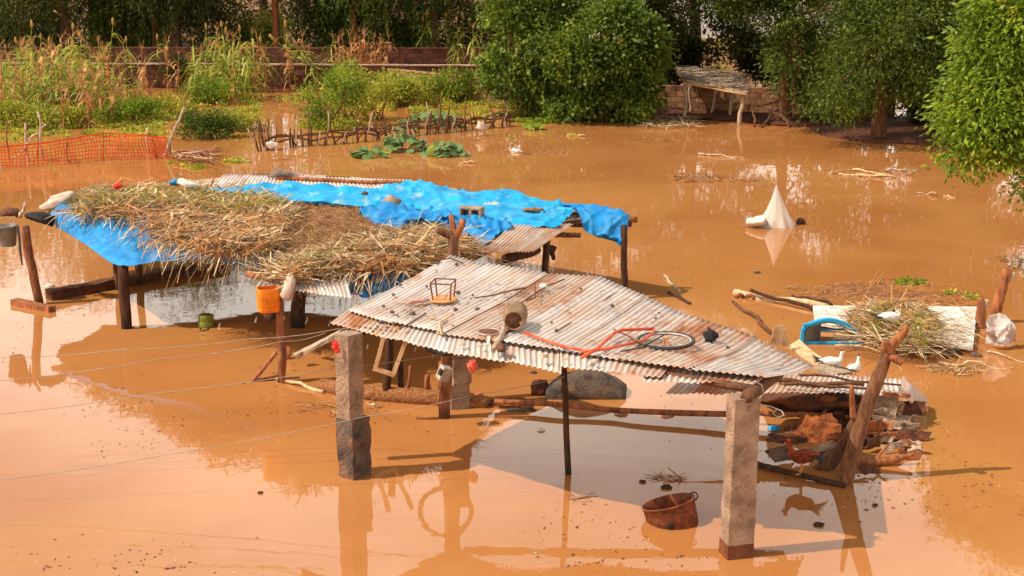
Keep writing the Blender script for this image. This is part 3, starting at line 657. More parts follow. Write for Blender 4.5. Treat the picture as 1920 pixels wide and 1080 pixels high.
tarp('small crumpled blue tarpaulin hanging below the pale stalks at the front edge', [
    [(592, 508, 1.54), (640, 508, 1.54), (700, 506, 1.55), (768, 508, 1.54)],
    [(598, 518, 1.47), (642, 522, 1.44), (700, 520, 1.46), (766, 514, 1.50)],
    [(606, 527, 1.40), (648, 538, 1.32), (694, 540, 1.32), (762, 521, 1.44)],
    [(612, 532, 1.35), (655, 550, 1.22), (692, 557, 1.18), (756, 530, 1.37)]], 50, 26, amp=.10, fr=2.6, seed=31, ridge=.8)

# ------------------------------------------------------------------ heaps of fodder and straw
def in_poly(x, y, poly):
    c = False; j = len(poly) - 1
    for i in range(len(poly)):
        xi, yi = poly[i]; xj, yj = poly[j]
        if (yi > y) != (yj > y) and x < (xj - xi) * (y - yi) / (yj - yi) + xi: c = not c
        j = i
    return c
def sample(poly, n):
    xs = [p[0] for p in poly]; ys = [p[1] for p in poly]; out = []
    while len(out) < n:
        x, y = rnd(min(xs), max(xs)), rnd(min(ys), max(ys))
        if in_poly(x, y, poly): out.append((x, y))
    return out
def depth_in(x, y, poly):                 # 0 at the outline, 1 well inside
    d = 1e9; m = len(poly)
    for i in range(m):
        ax, ay = poly[i]; bx, by = poly[(i + 1) % m]; vx, vy = bx - ax, by - ay
        t = min(1, max(0, ((x - ax) * vx + (y - ay) * vy) / (vx * vx + vy * vy + 1e-9)))
        d = min(d, math.hypot((x - ax - t * vx), 2.2 * (y - ay - t * vy)))
    return min(1, d / 60.0)
def mound(poly, z0, h, name, mt, parent, rings=7, amp=.05):
    cx = sum(p[0] for p in poly) / len(poly); cy = sum(p[1] for p in poly) / len(poly)
    ring = []
    m = len(poly)
    for i in range(m):
        a, b = poly[i], poly[(i + 1) % m]
        for k in range(4): ring.append((a[0] + (b[0] - a[0]) * k / 4, a[1] + (b[1] - a[1]) * k / 4))
    vs = []; fs = []; n = len(ring)
    for r in range(rings + 1):
        s_ = 1 - r / rings * .98
        for (x, y) in ring:
            px, py = cx + (x - cx) * s_, cy + (y - cy) * s_
            z = z0 - .03 + h * (1 - s_ ** 2) ** .6 if r else z0 - .03
            p = W(px, py, z); p.z += amp * noise.noise(p * 2.5) * (1 if r else 0); vs.append(p)
    for r in range(rings):
        for k in range(n): fs.append((r * n + k, r * n + (k + 1) % n, (r + 1) * n + (k + 1) % n, (r + 1) * n + k))
    fs.append(tuple(rings * n + k for k in range(n)))
    mb = MB(); mb.add(vs, fs); o = mb.build(name, mt, parent, smooth=True); return o
def strands(poly, n, z0, h, ln, wd, main, spread, lift=.06, k=3, bend=-.25, seed=0):
    pts = sample(poly, n); C = np.zeros((n, 3)); D = np.zeros((n, 3))
    for i, (x, y) in enumerate(pts):
        d = depth_in(x, y, poly); p = W(x, y, z0 + h * d * rnd(.8, 1.1) + rnd(0, lift)); C[i] = p
        a = main + random.gauss(0, spread) + 1.2 * noise.noise(p * .8 + Vector((seed, 0, 0)))
        D[i] = (math.cos(a), math.sin(a), random.gauss(0, .22))
    l = np.random.uniform(ln[0], ln[1], n); wd_ = np.random.uniform(wd[0], wd[1], n)
    bd = np.random.normal(0, .18, (n, 3)); bd[:, 2] += bend * np.random.rand(n)
    return ribbons(C - D * l[:, None] * .5, D, l, wd_, bd, k)
def fringe(edge, n, ln, wd, out, z_jit=.08, side=.5):
    C = np.zeros((n, 3)); D = np.zeros((n, 3))
    for i in range(n):
        t = random.random() * (len(edge) - 1); k = int(t); a, b = edge[k], edge[k + 1]; f = t - k
        p = W(a[0] + (b[0] - a[0]) * f, a[1] + (b[1] - a[1]) * f, a[2] + (b[2] - a[2]) * f + rnd(0, z_jit)); C[i] = p
        D[i] = (out[0] + random.gauss(0, side), out[1] + random.gauss(0, side), rnd(-.7, .1))
    l = np.random.uniform(ln[0], ln[1], n); bd = np.random.normal(0, .12, (n, 3)); bd[:, 2] -= np.random.uniform(.35, .95, n)
    return ribbons(C, D, l, np.random.uniform(wd[0], wd[1], n), bd, 5)
H1 = [(120, 392), (138, 362), (180, 343), (250, 346), (340, 344), (420, 350), (470, 345), (535, 366), (568, 395), (545, 430), (530, 468), (450, 478), (380, 474), (310, 448), (230, 412), (150, 402)]
t = thing('fodder_heap', 'big heap of dry maize stalks and green fodder on the left of the log shelter', 'fodder heap', (-6, 27, 1.4), 'fodder and straw heaps')
mound(H1, 1.5, .24, 'matted_hay', M['straw_base'], t)['kind'] = 'stuff'
Hg = [(130, 372), (180, 346), (250, 348), (340, 346), (420, 354), (470, 347), (540, 372), (520, 395), (440, 410), (330, 396), (220, 392), (140, 396)]
v, f = join_np([strands(H1, 2600, 1.53, .22, (.25, .75), (.005, .016), 3.9, 1.1, .04), strands(H1, 900, 1.56, .24, (.3, .9), (.016, .034), 3.9, .8, .05), fringe([(285, 448, 1.58), (330, 455, 1.60), (400, 462, 1.60), (470, 470, 1.60), (530, 470, 1.58)], 230, (.12, .5), (.006, .018), (-.35, -.55)),
                fringe([(110, 402, 1.55), (160, 395, 1.6), (250, 420, 1.6), (300, 440, 1.6)], 70, (.2, .45), (.008, .022), (-.35, -.5))])
np_mesh('dry_stalks', v, f, M['straw'], t)['kind'] = 'stuff'
v, f = join_np([strands(Hg, 1500, 1.60, .26, (.12, .4), (.008, .022), .6, 1.4, .1)])
np_mesh('green_stems', v, f, M['straw_green'], t)['kind'] = 'stuff'
v, f = join_np([strands(H1, 700, 1.6, .26, (.25, .55), (.014, .034), 3.6, 1.2, .06)])
np_mesh('dry_leaves', v, f, M['dry_leaf'], t)['kind'] = 'stuff'
H2 = [(455, 400), (540, 376), (640, 382), (705, 392), (735, 420), (700, 448), (640, 478), (560, 498), (500, 470), (450, 440)]
t = thing('hay_heap', 'flat heap of fine brown hay in the middle of the log shelter roof', 'hay', (-3.5, 26.5, 1.4), 'fodder and straw heaps')
mound(H2, 1.5, .10, 'matted_hay', M['straw_base'], t)['kind'] = 'stuff'
v, f = strands(H2, 6500, 1.51, .11, (.07, .24), (.004, .012), 0, 3, .03, 2)
np_mesh('hay_stems', v, f, M['straw_brown'], t)['kind'] = 'stuff'
H3 = [(500, 505), (540, 482), (620, 458), (700, 436), (760, 424), (840, 422), (900, 448), (905, 470), (850, 478), (800, 496), (765, 506), (690, 508), (620, 508), (560, 524), (520, 518)]
t = thing('straw_heap', 'heap of pale dry stalks spilling over the edge behind the zinc roof', 'straw heap', (-1.8, 23.5, 1.4), 'fodder and straw heaps')
mound(H3, 1.5, .14, 'matted_hay', M['straw_base'], t)['kind'] = 'stuff'
v, f = join_np([strands(H3, 2600, 1.54, .15, (.25, .75), (.005, .016), .35, 1.0, .04), strands(H3, 800, 1.57, .16, (.3, .9), (.014, .03), .35, .7, .05), fringe([(575, 515, 1.56), (640, 512, 1.58), (700, 510, 1.58), (765, 508, 1.58)], 80, (.15, .42), (.007, .022), (-.2, -.6)),
                fringe([(480, 508, 1.5), (540, 520, 1.5), (575, 522, 1.5)], 70, (.15, .35), (.006, .014), (-.3, -.5))])
np_mesh('dry_stalks', v, f, M['straw'], t)['kind'] = 'stuff'
v, f = strands(H3, 500, 1.58, .18, (.25, .55), (.014, .032), .4, 1.0, .06)
np_mesh('dry_leaves', v, f, M['dry_leaf'], t)['kind'] = 'stuff'
v, f = strands([(520, 490), (600, 465), (680, 450), (690, 480), (560, 510)], 160, 1.62, .12, (.15, .4), (.01, .025), .4, 1.2, .06)
np_mesh('green_stems', v, f, M['straw_green'], t)['kind'] = 'stuff'

# ------------------------------------------------------------------ vegetation
def shell_points(lobes, n, inner=.45):
    wts = np.array([(l[3] * l[4] + l[3] * l[5] + l[4] * l[5]) for l in lobes]); wts = wts / wts.sum()
    idx = np.random.choice(len(lobes), n, p=wts); La = np.array(lobes)[idx]
    d = unit(np.random.normal(size=(n, 3))); r = (inner + (1 - inner) * np.random.rand(n) ** .6)[:, None] * (1 + .30 * np.random.rand(n) ** 5)[:, None]
    return La[:, :3] + d * r * La[:, 3:6], d
def crown(lobes, n, size, mt, parent, name='crown', per=26, clump=.32, droop=.25, aspect=.42, inner=.45):
    nc = max(1, n // per); C, d = shell_points(lobes, nc, inner)
    # leave gaps: drop clumps where a slow noise is low
    keep = np.array([noise.noise(Vector(c) * .62) > -.13 for c in C.tolist()]); C, d = C[keep], d[keep]
    Cc = np.repeat(C, per, 0); dd = np.repeat(d, per, 0); m = len(Cc)
    off = np.random.normal(size=(m, 3)) * clump * np.array([1, 1, .62]); pos = Cc + off
    dirs = unit(off) * .7 + dd * .6 + np.random.normal(size=(m, 3)) * .55 + np.array([0, 0, -droop])
    ln = size * np.random.uniform(.65, 1.25, m)
    v, f = leaves(pos, dirs, ln, ln * aspect)
    return np_mesh(name, v, f, mt, parent)
def weeping(lobes, n, size, mt, parent, per=16, drop=(.5, 1.5), name='crown', aspect=.16):
    nc = n // per; C, d = shell_points(lobes, nc, .5)
    t_ = np.tile(np.linspace(0, 1, per), nc)[:, None]; L_ = np.repeat(np.random.uniform(drop[0], drop[1], nc), per)[:, None]
    pos = np.repeat(C, per, 0) + np.array([0, 0, -1.0]) * t_ * L_ + np.repeat(np.random.normal(0, .12, (nc, 3)), per, 0) * t_ + np.random.normal(0, .05, (nc * per, 3))
    dirs = np.random.normal(size=(nc * per, 3)) * .55 + np.array([0, 0, -.8]); ln = size * np.random.uniform(.7, 1.3, nc * per)
    v, f = leaves(pos, dirs, ln, ln * aspect); return np_mesh(name, v, f, mt, parent)
def trunk(parent, base, top, r0, r1, limbs, mt='bark', seed=0):
    mb = MB(); p = wob(base, top, 9, .10, seed); mb.tube(p, [r0 + (r1 - r0) * (i / 8) ** .8 for i in range(9)], 10, .06); mb.build('trunk', M[mt], parent, smooth=True)
    for q in limbs:
        s_ = p[random.randint(4, 8)]; mb = MB(); mb.tube(wob(s_, q, 6, .15, rnd(0, 50)), [r1 * .7, r1 * .6, r1 * .5, r1 * .38, r1 * .26, r1 * .14], 7, .08); mb.build('limb', M[mt], parent, smooth=True)
GT = 'trees standing behind the garden walls'
def back_tree(label, x, y, h, r, mt='leaf_dark', weep=True, n=9000, lean=0, tr=.22, cb=3.2, name='tree'):
    t = thing(name, label, 'tree', (x, y, 0), GT)
    lobes = []
    for i in range(7):
        a = rnd(0, 2 * PI); q = rnd(.25, .75) * r; lobes.append((x + lean + math.cos(a) * q, y + math.sin(a) * q * .7, rnd(cb + 1.2, h - 1.2), r * rnd(.4, .62), r * rnd(.4, .6), rnd(1.1, 1.9)))
    lobes.append((x + lean, y, h * .72, r * .7, r * .6, h * .25))
    for i in range(4): lobes.append((x + rnd(-1, 1) * r * .8, y + rnd(.2, 1.6), rnd(cb, cb + 1.6), r * rnd(.3, .5), r * .35, rnd(.7, 1.2)))
    trunk(t, (x, y, -.1), (x + lean, y, h * .7), tr, tr * .45, [(l[0], l[1], l[2]) for l in lobes[:5]], 'bark_red' if random.random() < .5 else 'bark', seed=x)
    if weep: weeping(lobes, n, .26, M[mt], t, drop=(.8, 2.6))
    crown(lobes, n, .24, M[mt], t, name='crown_leaves' if weep else 'crown', clump=.42, aspect=.3)
    return t
bt = [('weeping dark tree at the far left edge behind the wall', -22.6, 67, 9.5, 3.4), ('tall tree with leaning reddish trunk above the left garden', -18.6, 66.2, 10.5, 3.2), ('slim drooping tree left of the paired trunks', -16.4, 70, 9, 3.0),
      ('drooping tree with dark trunk, left one of the pair behind the wall', -14.9, 66.4, 10.0, 3.0), ('drooping tree with red trunk, right one of the pair behind the wall', -13.9, 66.0, 10.8, 3.2), ('willowy tree behind the leaning sorghum stalk', -10.0, 66.8, 10.2, 3.3),
      ('dense willowy tree over the middle of the far wall', -6.6, 66.6, 9.6, 3.4), ('dark willowy tree behind the tall sorghum clump', -3.2, 66.4, 9.8, 3.3)]
for i, (lb, x, y, h, r) in enumerate(bt):
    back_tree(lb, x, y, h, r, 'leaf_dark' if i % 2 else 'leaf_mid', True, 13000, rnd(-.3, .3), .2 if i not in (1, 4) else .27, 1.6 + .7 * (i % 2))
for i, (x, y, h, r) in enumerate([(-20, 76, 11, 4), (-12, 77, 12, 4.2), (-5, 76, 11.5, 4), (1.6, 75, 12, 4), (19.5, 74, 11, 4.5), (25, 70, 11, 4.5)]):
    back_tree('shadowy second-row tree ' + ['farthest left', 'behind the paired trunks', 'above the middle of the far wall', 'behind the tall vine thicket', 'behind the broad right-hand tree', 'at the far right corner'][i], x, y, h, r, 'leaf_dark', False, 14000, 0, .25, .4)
# undergrowth behind the wall
def bush(name, label, c, lobes, n, size, mt, group=None, aspect=.5, clump=.2, droop=.1, cat='bush', stems=4, per=22, inner=.4):
    t = thing(name, label, cat, c, group); x, y, z = c
    for i in range(stems):
        l = lobes[i % len(lobes)]; mb = MB(); mb.tube(wob((x + rnd(-.2, .2), y + rnd(-.1, .1), -.2), (x + l[0] + rnd(-.2, .2), y + l[1], l[2]), 6, .08, rnd(0, 50)), [.035, .03, .026, .02, .015, .008], 6, .1); mb.build('stem', M['bark'], t, smooth=True)
    crown([(x + l[0], y + l[1], l[2], l[3], l[4], l[5]) for l in lobes], n, size, M[mt], t, 'foliage', per, clump, droop, aspect, inner)
    return t
def rlobes(n, w_, d_, h_, z0=.1):
    return [(rnd(-w_, w_) * .7, rnd(-d_, d_) * .6, z0 + rnd(.25, .8) * h_, w_ * rnd(.3, .5), d_ * rnd(.35, .6), h_ * rnd(.25, .4)) for _ in range(n)]
BL = ['leafy bush behind the far wall at the left edge', 'dark bush behind the far wall near the leaning red trunk', 'yellow-green bush in the sun left of the paired trunks', 'low dark bush just right of the paired trunks', 'tall yellowish bush in the clearing right of the paired trunks', 'bush behind the far wall above the leafy maize', 'green bush behind the leaning sorghum', 'dark bush behind the far wall left of the sorghum clump', 'dark bush behind the right end of the far wall']
for i, (x, mt, w_, h_) in enumerate([(-23, 'leaf_mid', 1.6, 2.2), (-20.3, 'leaf_dark', 1.5, 1.8), (-16.6, 'leaf_yellow', 1.4, 1.9), (-12, 'leaf_dark', 1.3, 1.3), (-11.0, 'leaf_yellow', 1.2, 2.3), (-8.2, 'leaf_mid', 1.2, 2.4), (-5.2, 'leaf_mid', 1.5, 2.2), (-2.4, 'leaf_dark', 1.6, 2.4), (.2, 'leaf_dark', 1.6, 2.6)]):
    bush('bush', BL[i], (x, 68 + rnd(-.8, .8), .1), rlobes(7, w_ * 1.15, 1.0, h_ * 1.1), 4200, .17, mt, 'bushes behind the far wall')
# trees of the middle and the right
def big_tree(label, base, top, r0, r1, lobes, n, size, mt, aspect=.42, name='tree', group=None, clump=.25, per=40, droop=.45, bark='bark'):
    t = thing(name, label, 'tree', base, group)
    trunk(t, (base[0], base[1], -.4), top, r0, r1, [(l[0], l[1], l[2]) for l in lobes[:6]], bark, base[0])
    crown(lobes, n, size, M[mt], t, 'crown', per, clump, droop, aspect); return t
big_tree('dark tree rising behind the vine-covered bush', (3.2, 55.5, 0), (3.4, 55.5, 6), .3, .16, [(3.0, 55.5, 4.2, 2.4, 1.8, 1.5), (1.0, 55, 3.4, 1.6, 1.4, 1.5), (4.8, 55, 4.2, 1.6, 1.4, 1.6), (3.0, 56, 7, 2.8, 2.2, 2.2), (5.3, 56, 6.5, 1.8, 1.8, 1.6), (4.9, 54.8, 2.2, .9, .9, .9), (5.6, 55.0, 3.2, .8, .9, .9), (.6, 55.5, 5.6, 1.8, 1.6, 1.6), (1.8, 55, 9, 2, 2, 1.6)], 40000, .17, 'leaf_dark')
big_tree('dark tree behind the thatched shelter, high crown added to block the sky', (6.6, 58.5, 0), (6.8, 58.2, 7), .28, .15, [(6.9, 58, 5.6, 1.9, 1.6, 1.5), (8.6, 58, 5.0, 1.6, 1.5, 1.4), (5.2, 58, 6.4, 1.7, 1.5, 1.6), (7.2, 58.4, 8.0, 2.2, 1.8, 1.6), (9.6, 58.4, 7.2, 1.8, 1.6, 1.5), (5.0, 58.4, 9.0, 1.6, 1.5, 1.4), (8.6, 58.3, 3.6, 1.0, 1.0, .8), (7.9, 57.2, 3.1, .9, .8, .8), (8.9, 57.4, 2.6, .9, .8, .7)], 46000, .18, 'leaf_dark')  # crown above the view added to keep bright sky out of the water reflection
def vine(label, c, lobes, n):
    return bush('vine_thicket', label, c, lobes, int(n * 1.6), .145, 'leaf_vine', 'vine-covered thickets by the water', .75, .16, .5, 'thicket', 5, 20, .72)
vine('tall rounded thicket smothered in broad green vine leaves', (2.95, 50.5, 0), [(0, 0, 2.55, 1.35, 1.0, 1.05), (.55, 0, 1.95, .95, .9, .8), (-.9, -.1, 1.9, 1.0, .9, .9), (.1, .2, 3.3, 1.0, .8, .7), (-1.2, .1, 1.3, .8, .8, .7), (1.1, .1, 1.4, .6, .7, .6), (-1.6, .2, 2.6, .7, .6, .8), (1.45, .1, 2.3, .5, .6, .7), (1.0, 0, 3.1, .55, .6, .5), (-1.0, 0, .7, .9, .8, .5), (.9, 0, .7, .8, .7, .5)], 19000)
vine('darker vine thicket left of the tall rounded one', (.55, 52.0, 0), [(0, 0, 2.3, 1.1, .9, 1.2), (-.6, 0, 1.4, .9, .8, .9), (.6, 0, 1.3, .9, .8, .9), (-.2, .1, 3.4, 1.2, .9, 1.0), (.9, .2, 3.2, .9, .8, .9)], 15000)
big_tree('dark spreading tree over the small thatched shelter', (8.9, 50.5, 0), (8.4, 49.8, 5.5), .22, .12, [(9.0, 48.6, 2.3, 1.15, 1.2, 1.2), (8.6, 48.4, 1.35, .6, .7, .7), (9.3, 49.2, 3.6, 1.5, 1.3, 1.1), (7.3, 50.2, 4.3, 1.1, 1.2, .9), (8.2, 49.5, 5.3, 2.2, 1.8, 1.5), (6.6, 50, 5.2, 1.2, 1.4, 1.2), (9.8, 50, 6.4, 1.8, 1.8, 1.5), (8.0, 50.5, 7.6, 1.8, 1.8, 1.5)], 56000, .14, 'leaf_mid')
big_tree('broad dark tree with low branches beside the water on the right', (11.0, 46.9, 0), (11.2, 46.7, 6.0), .26, .14, [(10.3, 45.4, 2.4, 1.6, 1.3, 1.2), (12.2, 45.5, 2.2, 1.5, 1.3, 1.1), (9.3, 45.6, 1.7, 1.0, 1.0, .9), (11.2, 45.0, 3.5, 1.9, 1.4, 1.1), (13.4, 46.0, 1.8, 1.3, 1.2, 1.0), (9.4, 46.2, 3.6, 1.3, 1.2, 1.1), (11.0, 46.5, 5.3, 2.5, 2.1, 1.6), (13.6, 46.5, 4.4, 2.0, 1.8, 1.5), (11.2, 47, 7.4, 2.4, 2.2, 1.6), (14.6, 47, 6.4, 2.2, 2.0, 1.6), (10.8, 44.9, 1.35, .8, .7, .5)], 100000, .14, 'leaf_mid', .38)
big_tree('dark tree filling the background at the far right', (15.2, 50, 0), (15.2, 50, 6.0), .25, .14, [(15, 49.5, 2.6, 2.2, 1.5, 1.6), (17.5, 49.5, 3.4, 2.0, 1.5, 1.6), (14, 50, 5.2, 2.2, 1.8, 1.6), (16.5, 50, 6.4, 2.4, 2.0, 1.8), (13.5, 49.5, 1.6, 1.2, 1.0, .9)], 30000, .17, 'leaf_dark')
big_tree('bright green leafy tree leaning in at the right edge', (12.6, 30.4, 0), (12.0, 30.2, 4.2), .2, .1,
    [(9.78, 29.8, 3.6, 1.05, 1.0, .85), (10.48, 29.6, 4.5, 1.0, 1.0, .7), (9.28, 29.9, 2.75, .85, .9, .6), (10.38, 29.6, 2.5, 1.2, 1.0, .7), (10.48, 29.4, 1.7, .9, .9, .55), (10.28, 29.5, 1.15, .55, .6, .35), (11.78, 30, 3.4, 1.5, 1.3, 1.2), (11.88, 30, 1.8, 1.2, 1.0, .8), (9.68, 29.8, 4.8, .55, .6, .6), (8.93, 29.9, 3.75, .45, .5, .5), (8.78, 29.9, 2.2, .5, .5, .3), (11.58, 30, 5.6, 1.6, 1.4, 1.0), (10.48, 29.9, 5.9, .9, .8, .7), (9.75, 29.9, 4.55, .7, .7, .6), (8.95, 29.8, 3.1, .75, .8, .6), (9.2, 29.8, 2.2, .85, .8, .6), (9.7, 29.8, 1.5, .8, .7, .5), (10.3, 29.7, .95, .6, .6, .4), (9.15, 29.9, 4.3, .65, .7, .6), (9.05, 29.9, 5.05, .32, .4, .5), (9.6, 29.9, 5.2, .4, .4, .5), (9.35, 29.9, 4.25, .45, .5, .45), (10.2, 29.9, 5.4, .8, .7, .7), (9.25, 29.9, 3.1, .5, .5, .4), (10.35, 29.5, .75, .45, .4, .3), (10.75, 29.5, .55, .5, .4, .3), (10.68, 29.5, .95, .45, .4, .25)], 110000, .145, 'leaf_bright', .40, clump=.19, droop=.6)

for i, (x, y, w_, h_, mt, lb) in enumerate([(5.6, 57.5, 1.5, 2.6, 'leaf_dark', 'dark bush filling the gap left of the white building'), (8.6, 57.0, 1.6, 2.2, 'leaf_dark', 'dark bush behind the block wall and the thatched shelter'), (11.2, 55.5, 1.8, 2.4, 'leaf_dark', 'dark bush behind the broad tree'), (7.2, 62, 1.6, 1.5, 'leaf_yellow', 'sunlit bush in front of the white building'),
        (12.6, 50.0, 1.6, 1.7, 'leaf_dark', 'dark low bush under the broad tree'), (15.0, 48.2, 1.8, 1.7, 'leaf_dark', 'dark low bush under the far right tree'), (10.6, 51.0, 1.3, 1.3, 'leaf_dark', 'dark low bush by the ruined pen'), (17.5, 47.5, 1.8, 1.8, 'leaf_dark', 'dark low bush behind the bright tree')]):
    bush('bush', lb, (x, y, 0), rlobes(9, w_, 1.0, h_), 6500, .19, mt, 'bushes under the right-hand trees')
# ------------------------------------------------------------------ maize and sorghum of the flooded garden
def maize_kind(dry, h, nl, head):
    t = thing('maize_plant', 'x', 'maize', (0, 0, 0))
    lx, ly = rnd(-.2, .2) * h, rnd(-.1, .1)
    mb = MB(); pts = [Vector((lx * (k / 7) ** 1.6, ly * (k / 7), -.2 + (h + .2) * k / 7)) for k in range(8)]; mb.tube(pts, [.018 - .0016 * k for k in range(8)], 6); mb.build('stalk', M['dry_leaf'] if dry else M['maize'], t, smooth=True)
    C = []; D = []; 
    for i in range(nl):
        k = rnd(.12, .92); p = pts[0].lerp(pts[-1], k); a = rnd(0, 2 * PI); C.append((lx * k ** 1.6, ly * k, -.2 + (h + .2) * k)); q_ = .45 if dry else 1.0; D.append((math.cos(a) * q_, math.sin(a) * q_, rnd(.2, 1.1)))
    n = nl; bd = np.zeros((n, 3)); bd[:, 2] = -np.random.uniform(.6, 1.5, n); bd[:, :2] = np.random.normal(0, .15, (n, 2))
    v, f = ribbons(np.array(C), np.array(D), np.random.uniform(.35, .8, n) * (.72 if dry else 1), np.random.uniform(.04, .085, n), bd, 5)
    np_mesh('leaves', v, f, M['dry_leaf'] if dry else M['maize'], t)
    p = pts[-1]
    if head == 'sorghum':
        mb = MB(); mb.blob(p + Vector((0, 0, .10)), (.05, .05, .14), .4, 8, 7, rnd(0, 9), 5); mb.build('seed_head', M['sorghum_head'], t, smooth=True)
    elif head == 'tassel':
        m_ = 9; Dd = np.random.normal(0, .45, (m_, 3)); Dd[:, 2] = 1; v, f = ribbons(np.tile(np.array(p), (m_, 1)), Dd, np.random.uniform(.15, .3, m_), np.full(m_, .014), np.random.normal(0, .3, (m_, 3)), 3); np_mesh('tassel', v, f, M['dry_leaf'], t)
    return t
def zone(px):
    return ['at the far left edge', 'behind the orange net', 'left of the middle clump', 'in the leafy middle clump', 'near the leaning sorghum', 'by the slanting wall', 'before the vine thickets'][min(6, [k for k, b in enumerate((65, 175, 300, 470, 620, 900, 3000)) if px < b][0])]
KD = [maize_kind(True, rnd(1.1, 1.8), 22, 'tassel') for _ in range(4)]
KG = [maize_kind(False, rnd(1.3, 1.9), 28, 'tassel') for _ in range(6)]
KS = [maize_kind(False, rnd(1.9, 2.4), 18, 'sorghum') for _ in range(3)]
def plant(kinds, px, py, label, group, sc=1.0, lean=None):
    g = W(px, py); sc = sc * 1.06; c = dup(random.choice(kinds), None, g, rnd(0, 2 * PI), sc, label); c['group'] = group
    if lean: c.rotation_euler = lean
    return c
for px, py in [(5, 235), (30, 222), (52, 232), (88, 228), (110, 215), (130, 236), (150, 218), (190, 225), (205, 205), (230, 212), (270, 198), (315, 185), (335, 190), (480, 180), (500, 175), (545, 172), (565, 165), (440, 195), (24, 205), (60, 212), (120, 240), (170, 235), (660, 160), (690, 160), (705, 165), (725, 162), (640, 158), (1000, 180), (1110, 168), (215, 232)]:
    plant(KD, px, py + rnd(-3, 3), 'dry tan maize plant with hanging leaves ' + zone(px), 'dry maize plants in the garden', rnd(.85, 1.2))
for px, py in [(15, 215), (45, 195), (60, 185), (75, 208), (100, 190), (125, 200), (155, 190), (165, 205), (185, 185), (240, 190), (255, 205), (365, 190), (380, 186), (395, 192), (410, 184), (425, 190), (455, 182), (500, 168), (590, 165), (615, 160), (860, 150), (970, 145), (890, 148), (20, 180), (400, 176), (375, 178)]:
    plant(KG, px, py + rnd(-3, 3), 'green and tan leafy maize plant ' + zone(px), 'leafy maize plants in the garden', rnd(.85, 1.2))
for k in range(46):
    px, py = (rnd(0, 210), rnd(168, 236)) if k < 34 else (rnd(360, 470), rnd(165, 196)); plant(KG, px, py, 'green and tan leafy maize plant ' + zone(px), 'leafy maize plants in the garden', rnd(.8, 1.2))
for k in range(24):
    px, py = (rnd(625, 735), rnd(150, 168)) if k < 14 else (rnd(0, 300), rnd(180, 240)); plant(KD, px, py, 'dry tan maize plant with hanging leaves ' + zone(px), 'dry maize plants in the garden', rnd(.8, 1.15))
for px, py in [(790, 135), (800, 137), (815, 133), (840, 136), (850, 134), (860, 138), (868, 134), (895, 132), (905, 135), (915, 132), (925, 136), (938, 133), (950, 137), (962, 135), (975, 138)]:
    plant(KS, px, py, 'tall green sorghum with reddish seed head, ' + ('left' if px < 880 else 'right') + ' clump by the slanting wall', 'sorghum clump by the slanting wall', rnd(.85, 1.12))
for px, py in [(35, 168), (118, 165), (205, 165), (300, 165), (388, 164), (490, 170), (555, 168), (55, 170), (80, 165), (155, 170), (240, 162), (425, 160), (440, 163), (455, 158), (100, 168), (130, 166)]:
    plant(KS, px, py, 'tall sorghum with seed head against the coped wall ' + zone(px), 'sorghum before the coped wall', rnd(.8, 1.0))
g = plant(KS, 622, 165, 'pale sorghum stalk leaning far to the left with an orange head', 'leaning sorghum', 1.15, (0, -.72, .1))
g = plant(KS, 610, 168, 'second pale sorghum stalk leaning left below the longest one', 'leaning sorghum', .95, (0, -.55, .2))
for k in KD + KG + KS:
    for ch in list(k.children): bpy.data.objects.remove(ch)
    bpy.data.objects.remove(k)
# shrubs in the garden
GB = 'shrubs in the flooded garden'
def shrub(label, px, py, w_, h_, n, mt='leaf_yellow', size=.12, name='shrub', nl=7, d_=None):
    g = W(px, py); return bush(name, label, (g.x, g.y, 0), rlobes(nl, w_, d_ or w_ * .7, h_), n, size, mt, GB, .42, .14, .1, 'shrub', 5)
shrub('upright green shrub with bare stems at the left of the stick fence', 608, 240, 1.0, 1.75, 5200, 'leaf_bright')
shrub('green shrub behind the stick fence beside the upright one', 655, 225, .9, 1.5, 3600, 'leaf_yellow')
shrub('rounded shrub between the upright shrub and the pumpkin leaves', 715, 222, 1.0, 1.25, 4200, 'leaf_bright')
shrub('low spreading dark green shrub standing in open water', 400, 260, 1.2, .6, 4200, 'leaf_mid', .10, d_=.6)
shrub('small low shrub right of the spreading dark one', 455, 245, .6, .45, 1400, 'leaf_yellow', .10)
shrub('yellow-green shrub in front of the slanting wall', 800, 190, 1.2, .9, 3800, 'leaf_yellow')
shrub('bright shrub behind the middle of the stick fence', 880, 190, 1.1, 1.1, 4000, 'leaf_bright')
shrub('yellowish shrub at the right end of the stick fence', 950, 185, 1.2, 1.2, 4200, 'leaf_yellow')
shrub('shrub with reddish stems left of the vine thickets', 985, 205, .8, .9, 2600, 'leaf_mid')
shrub('leafy shrub at the foot of the darker vine thicket', 1060, 205, 1.1, .9, 3600, 'leaf_bright')
shrub('dense shrub at the foot of the tall rounded thicket', 1130, 205, 1.2, .9, 4000, 'leaf_mid')
shrub('shrub at the water edge right of the rounded thicket', 1175, 200, .8, .9, 2400, 'leaf_vine')
shrub('pale shrub among the dry maize at the left edge', 40, 215, 1.2, .8, 3000, 'leaf_bright', .11)
shrub('green shrub in the thick of the maize at the left', 105, 222, 1.1, .75, 3200, 'leaf_mid', .11)
shrub('low bean-like shrub beneath the dry maize', 170, 215, 1.2, .7, 3000, 'leaf_bright', .11)
shrub('yellow-green shrub at the left edge above the orange net', 20, 240, 1.3, .7, 3600, 'leaf_yellow', .11)
shrub('yellowish shrub behind the stakes of the orange net', 130, 240, 1.3, .6, 3600, 'leaf_yellow', .11)
shrub('bright shrub between the maize and the spreading dark shrub', 235, 228, 1.2, .6, 3000, 'leaf_bright', .11)
shrub('sparse yellowish shrub in the middle of the flooded garden', 300, 215, 1.0, .5, 2000, 'leaf_yellow', .11)
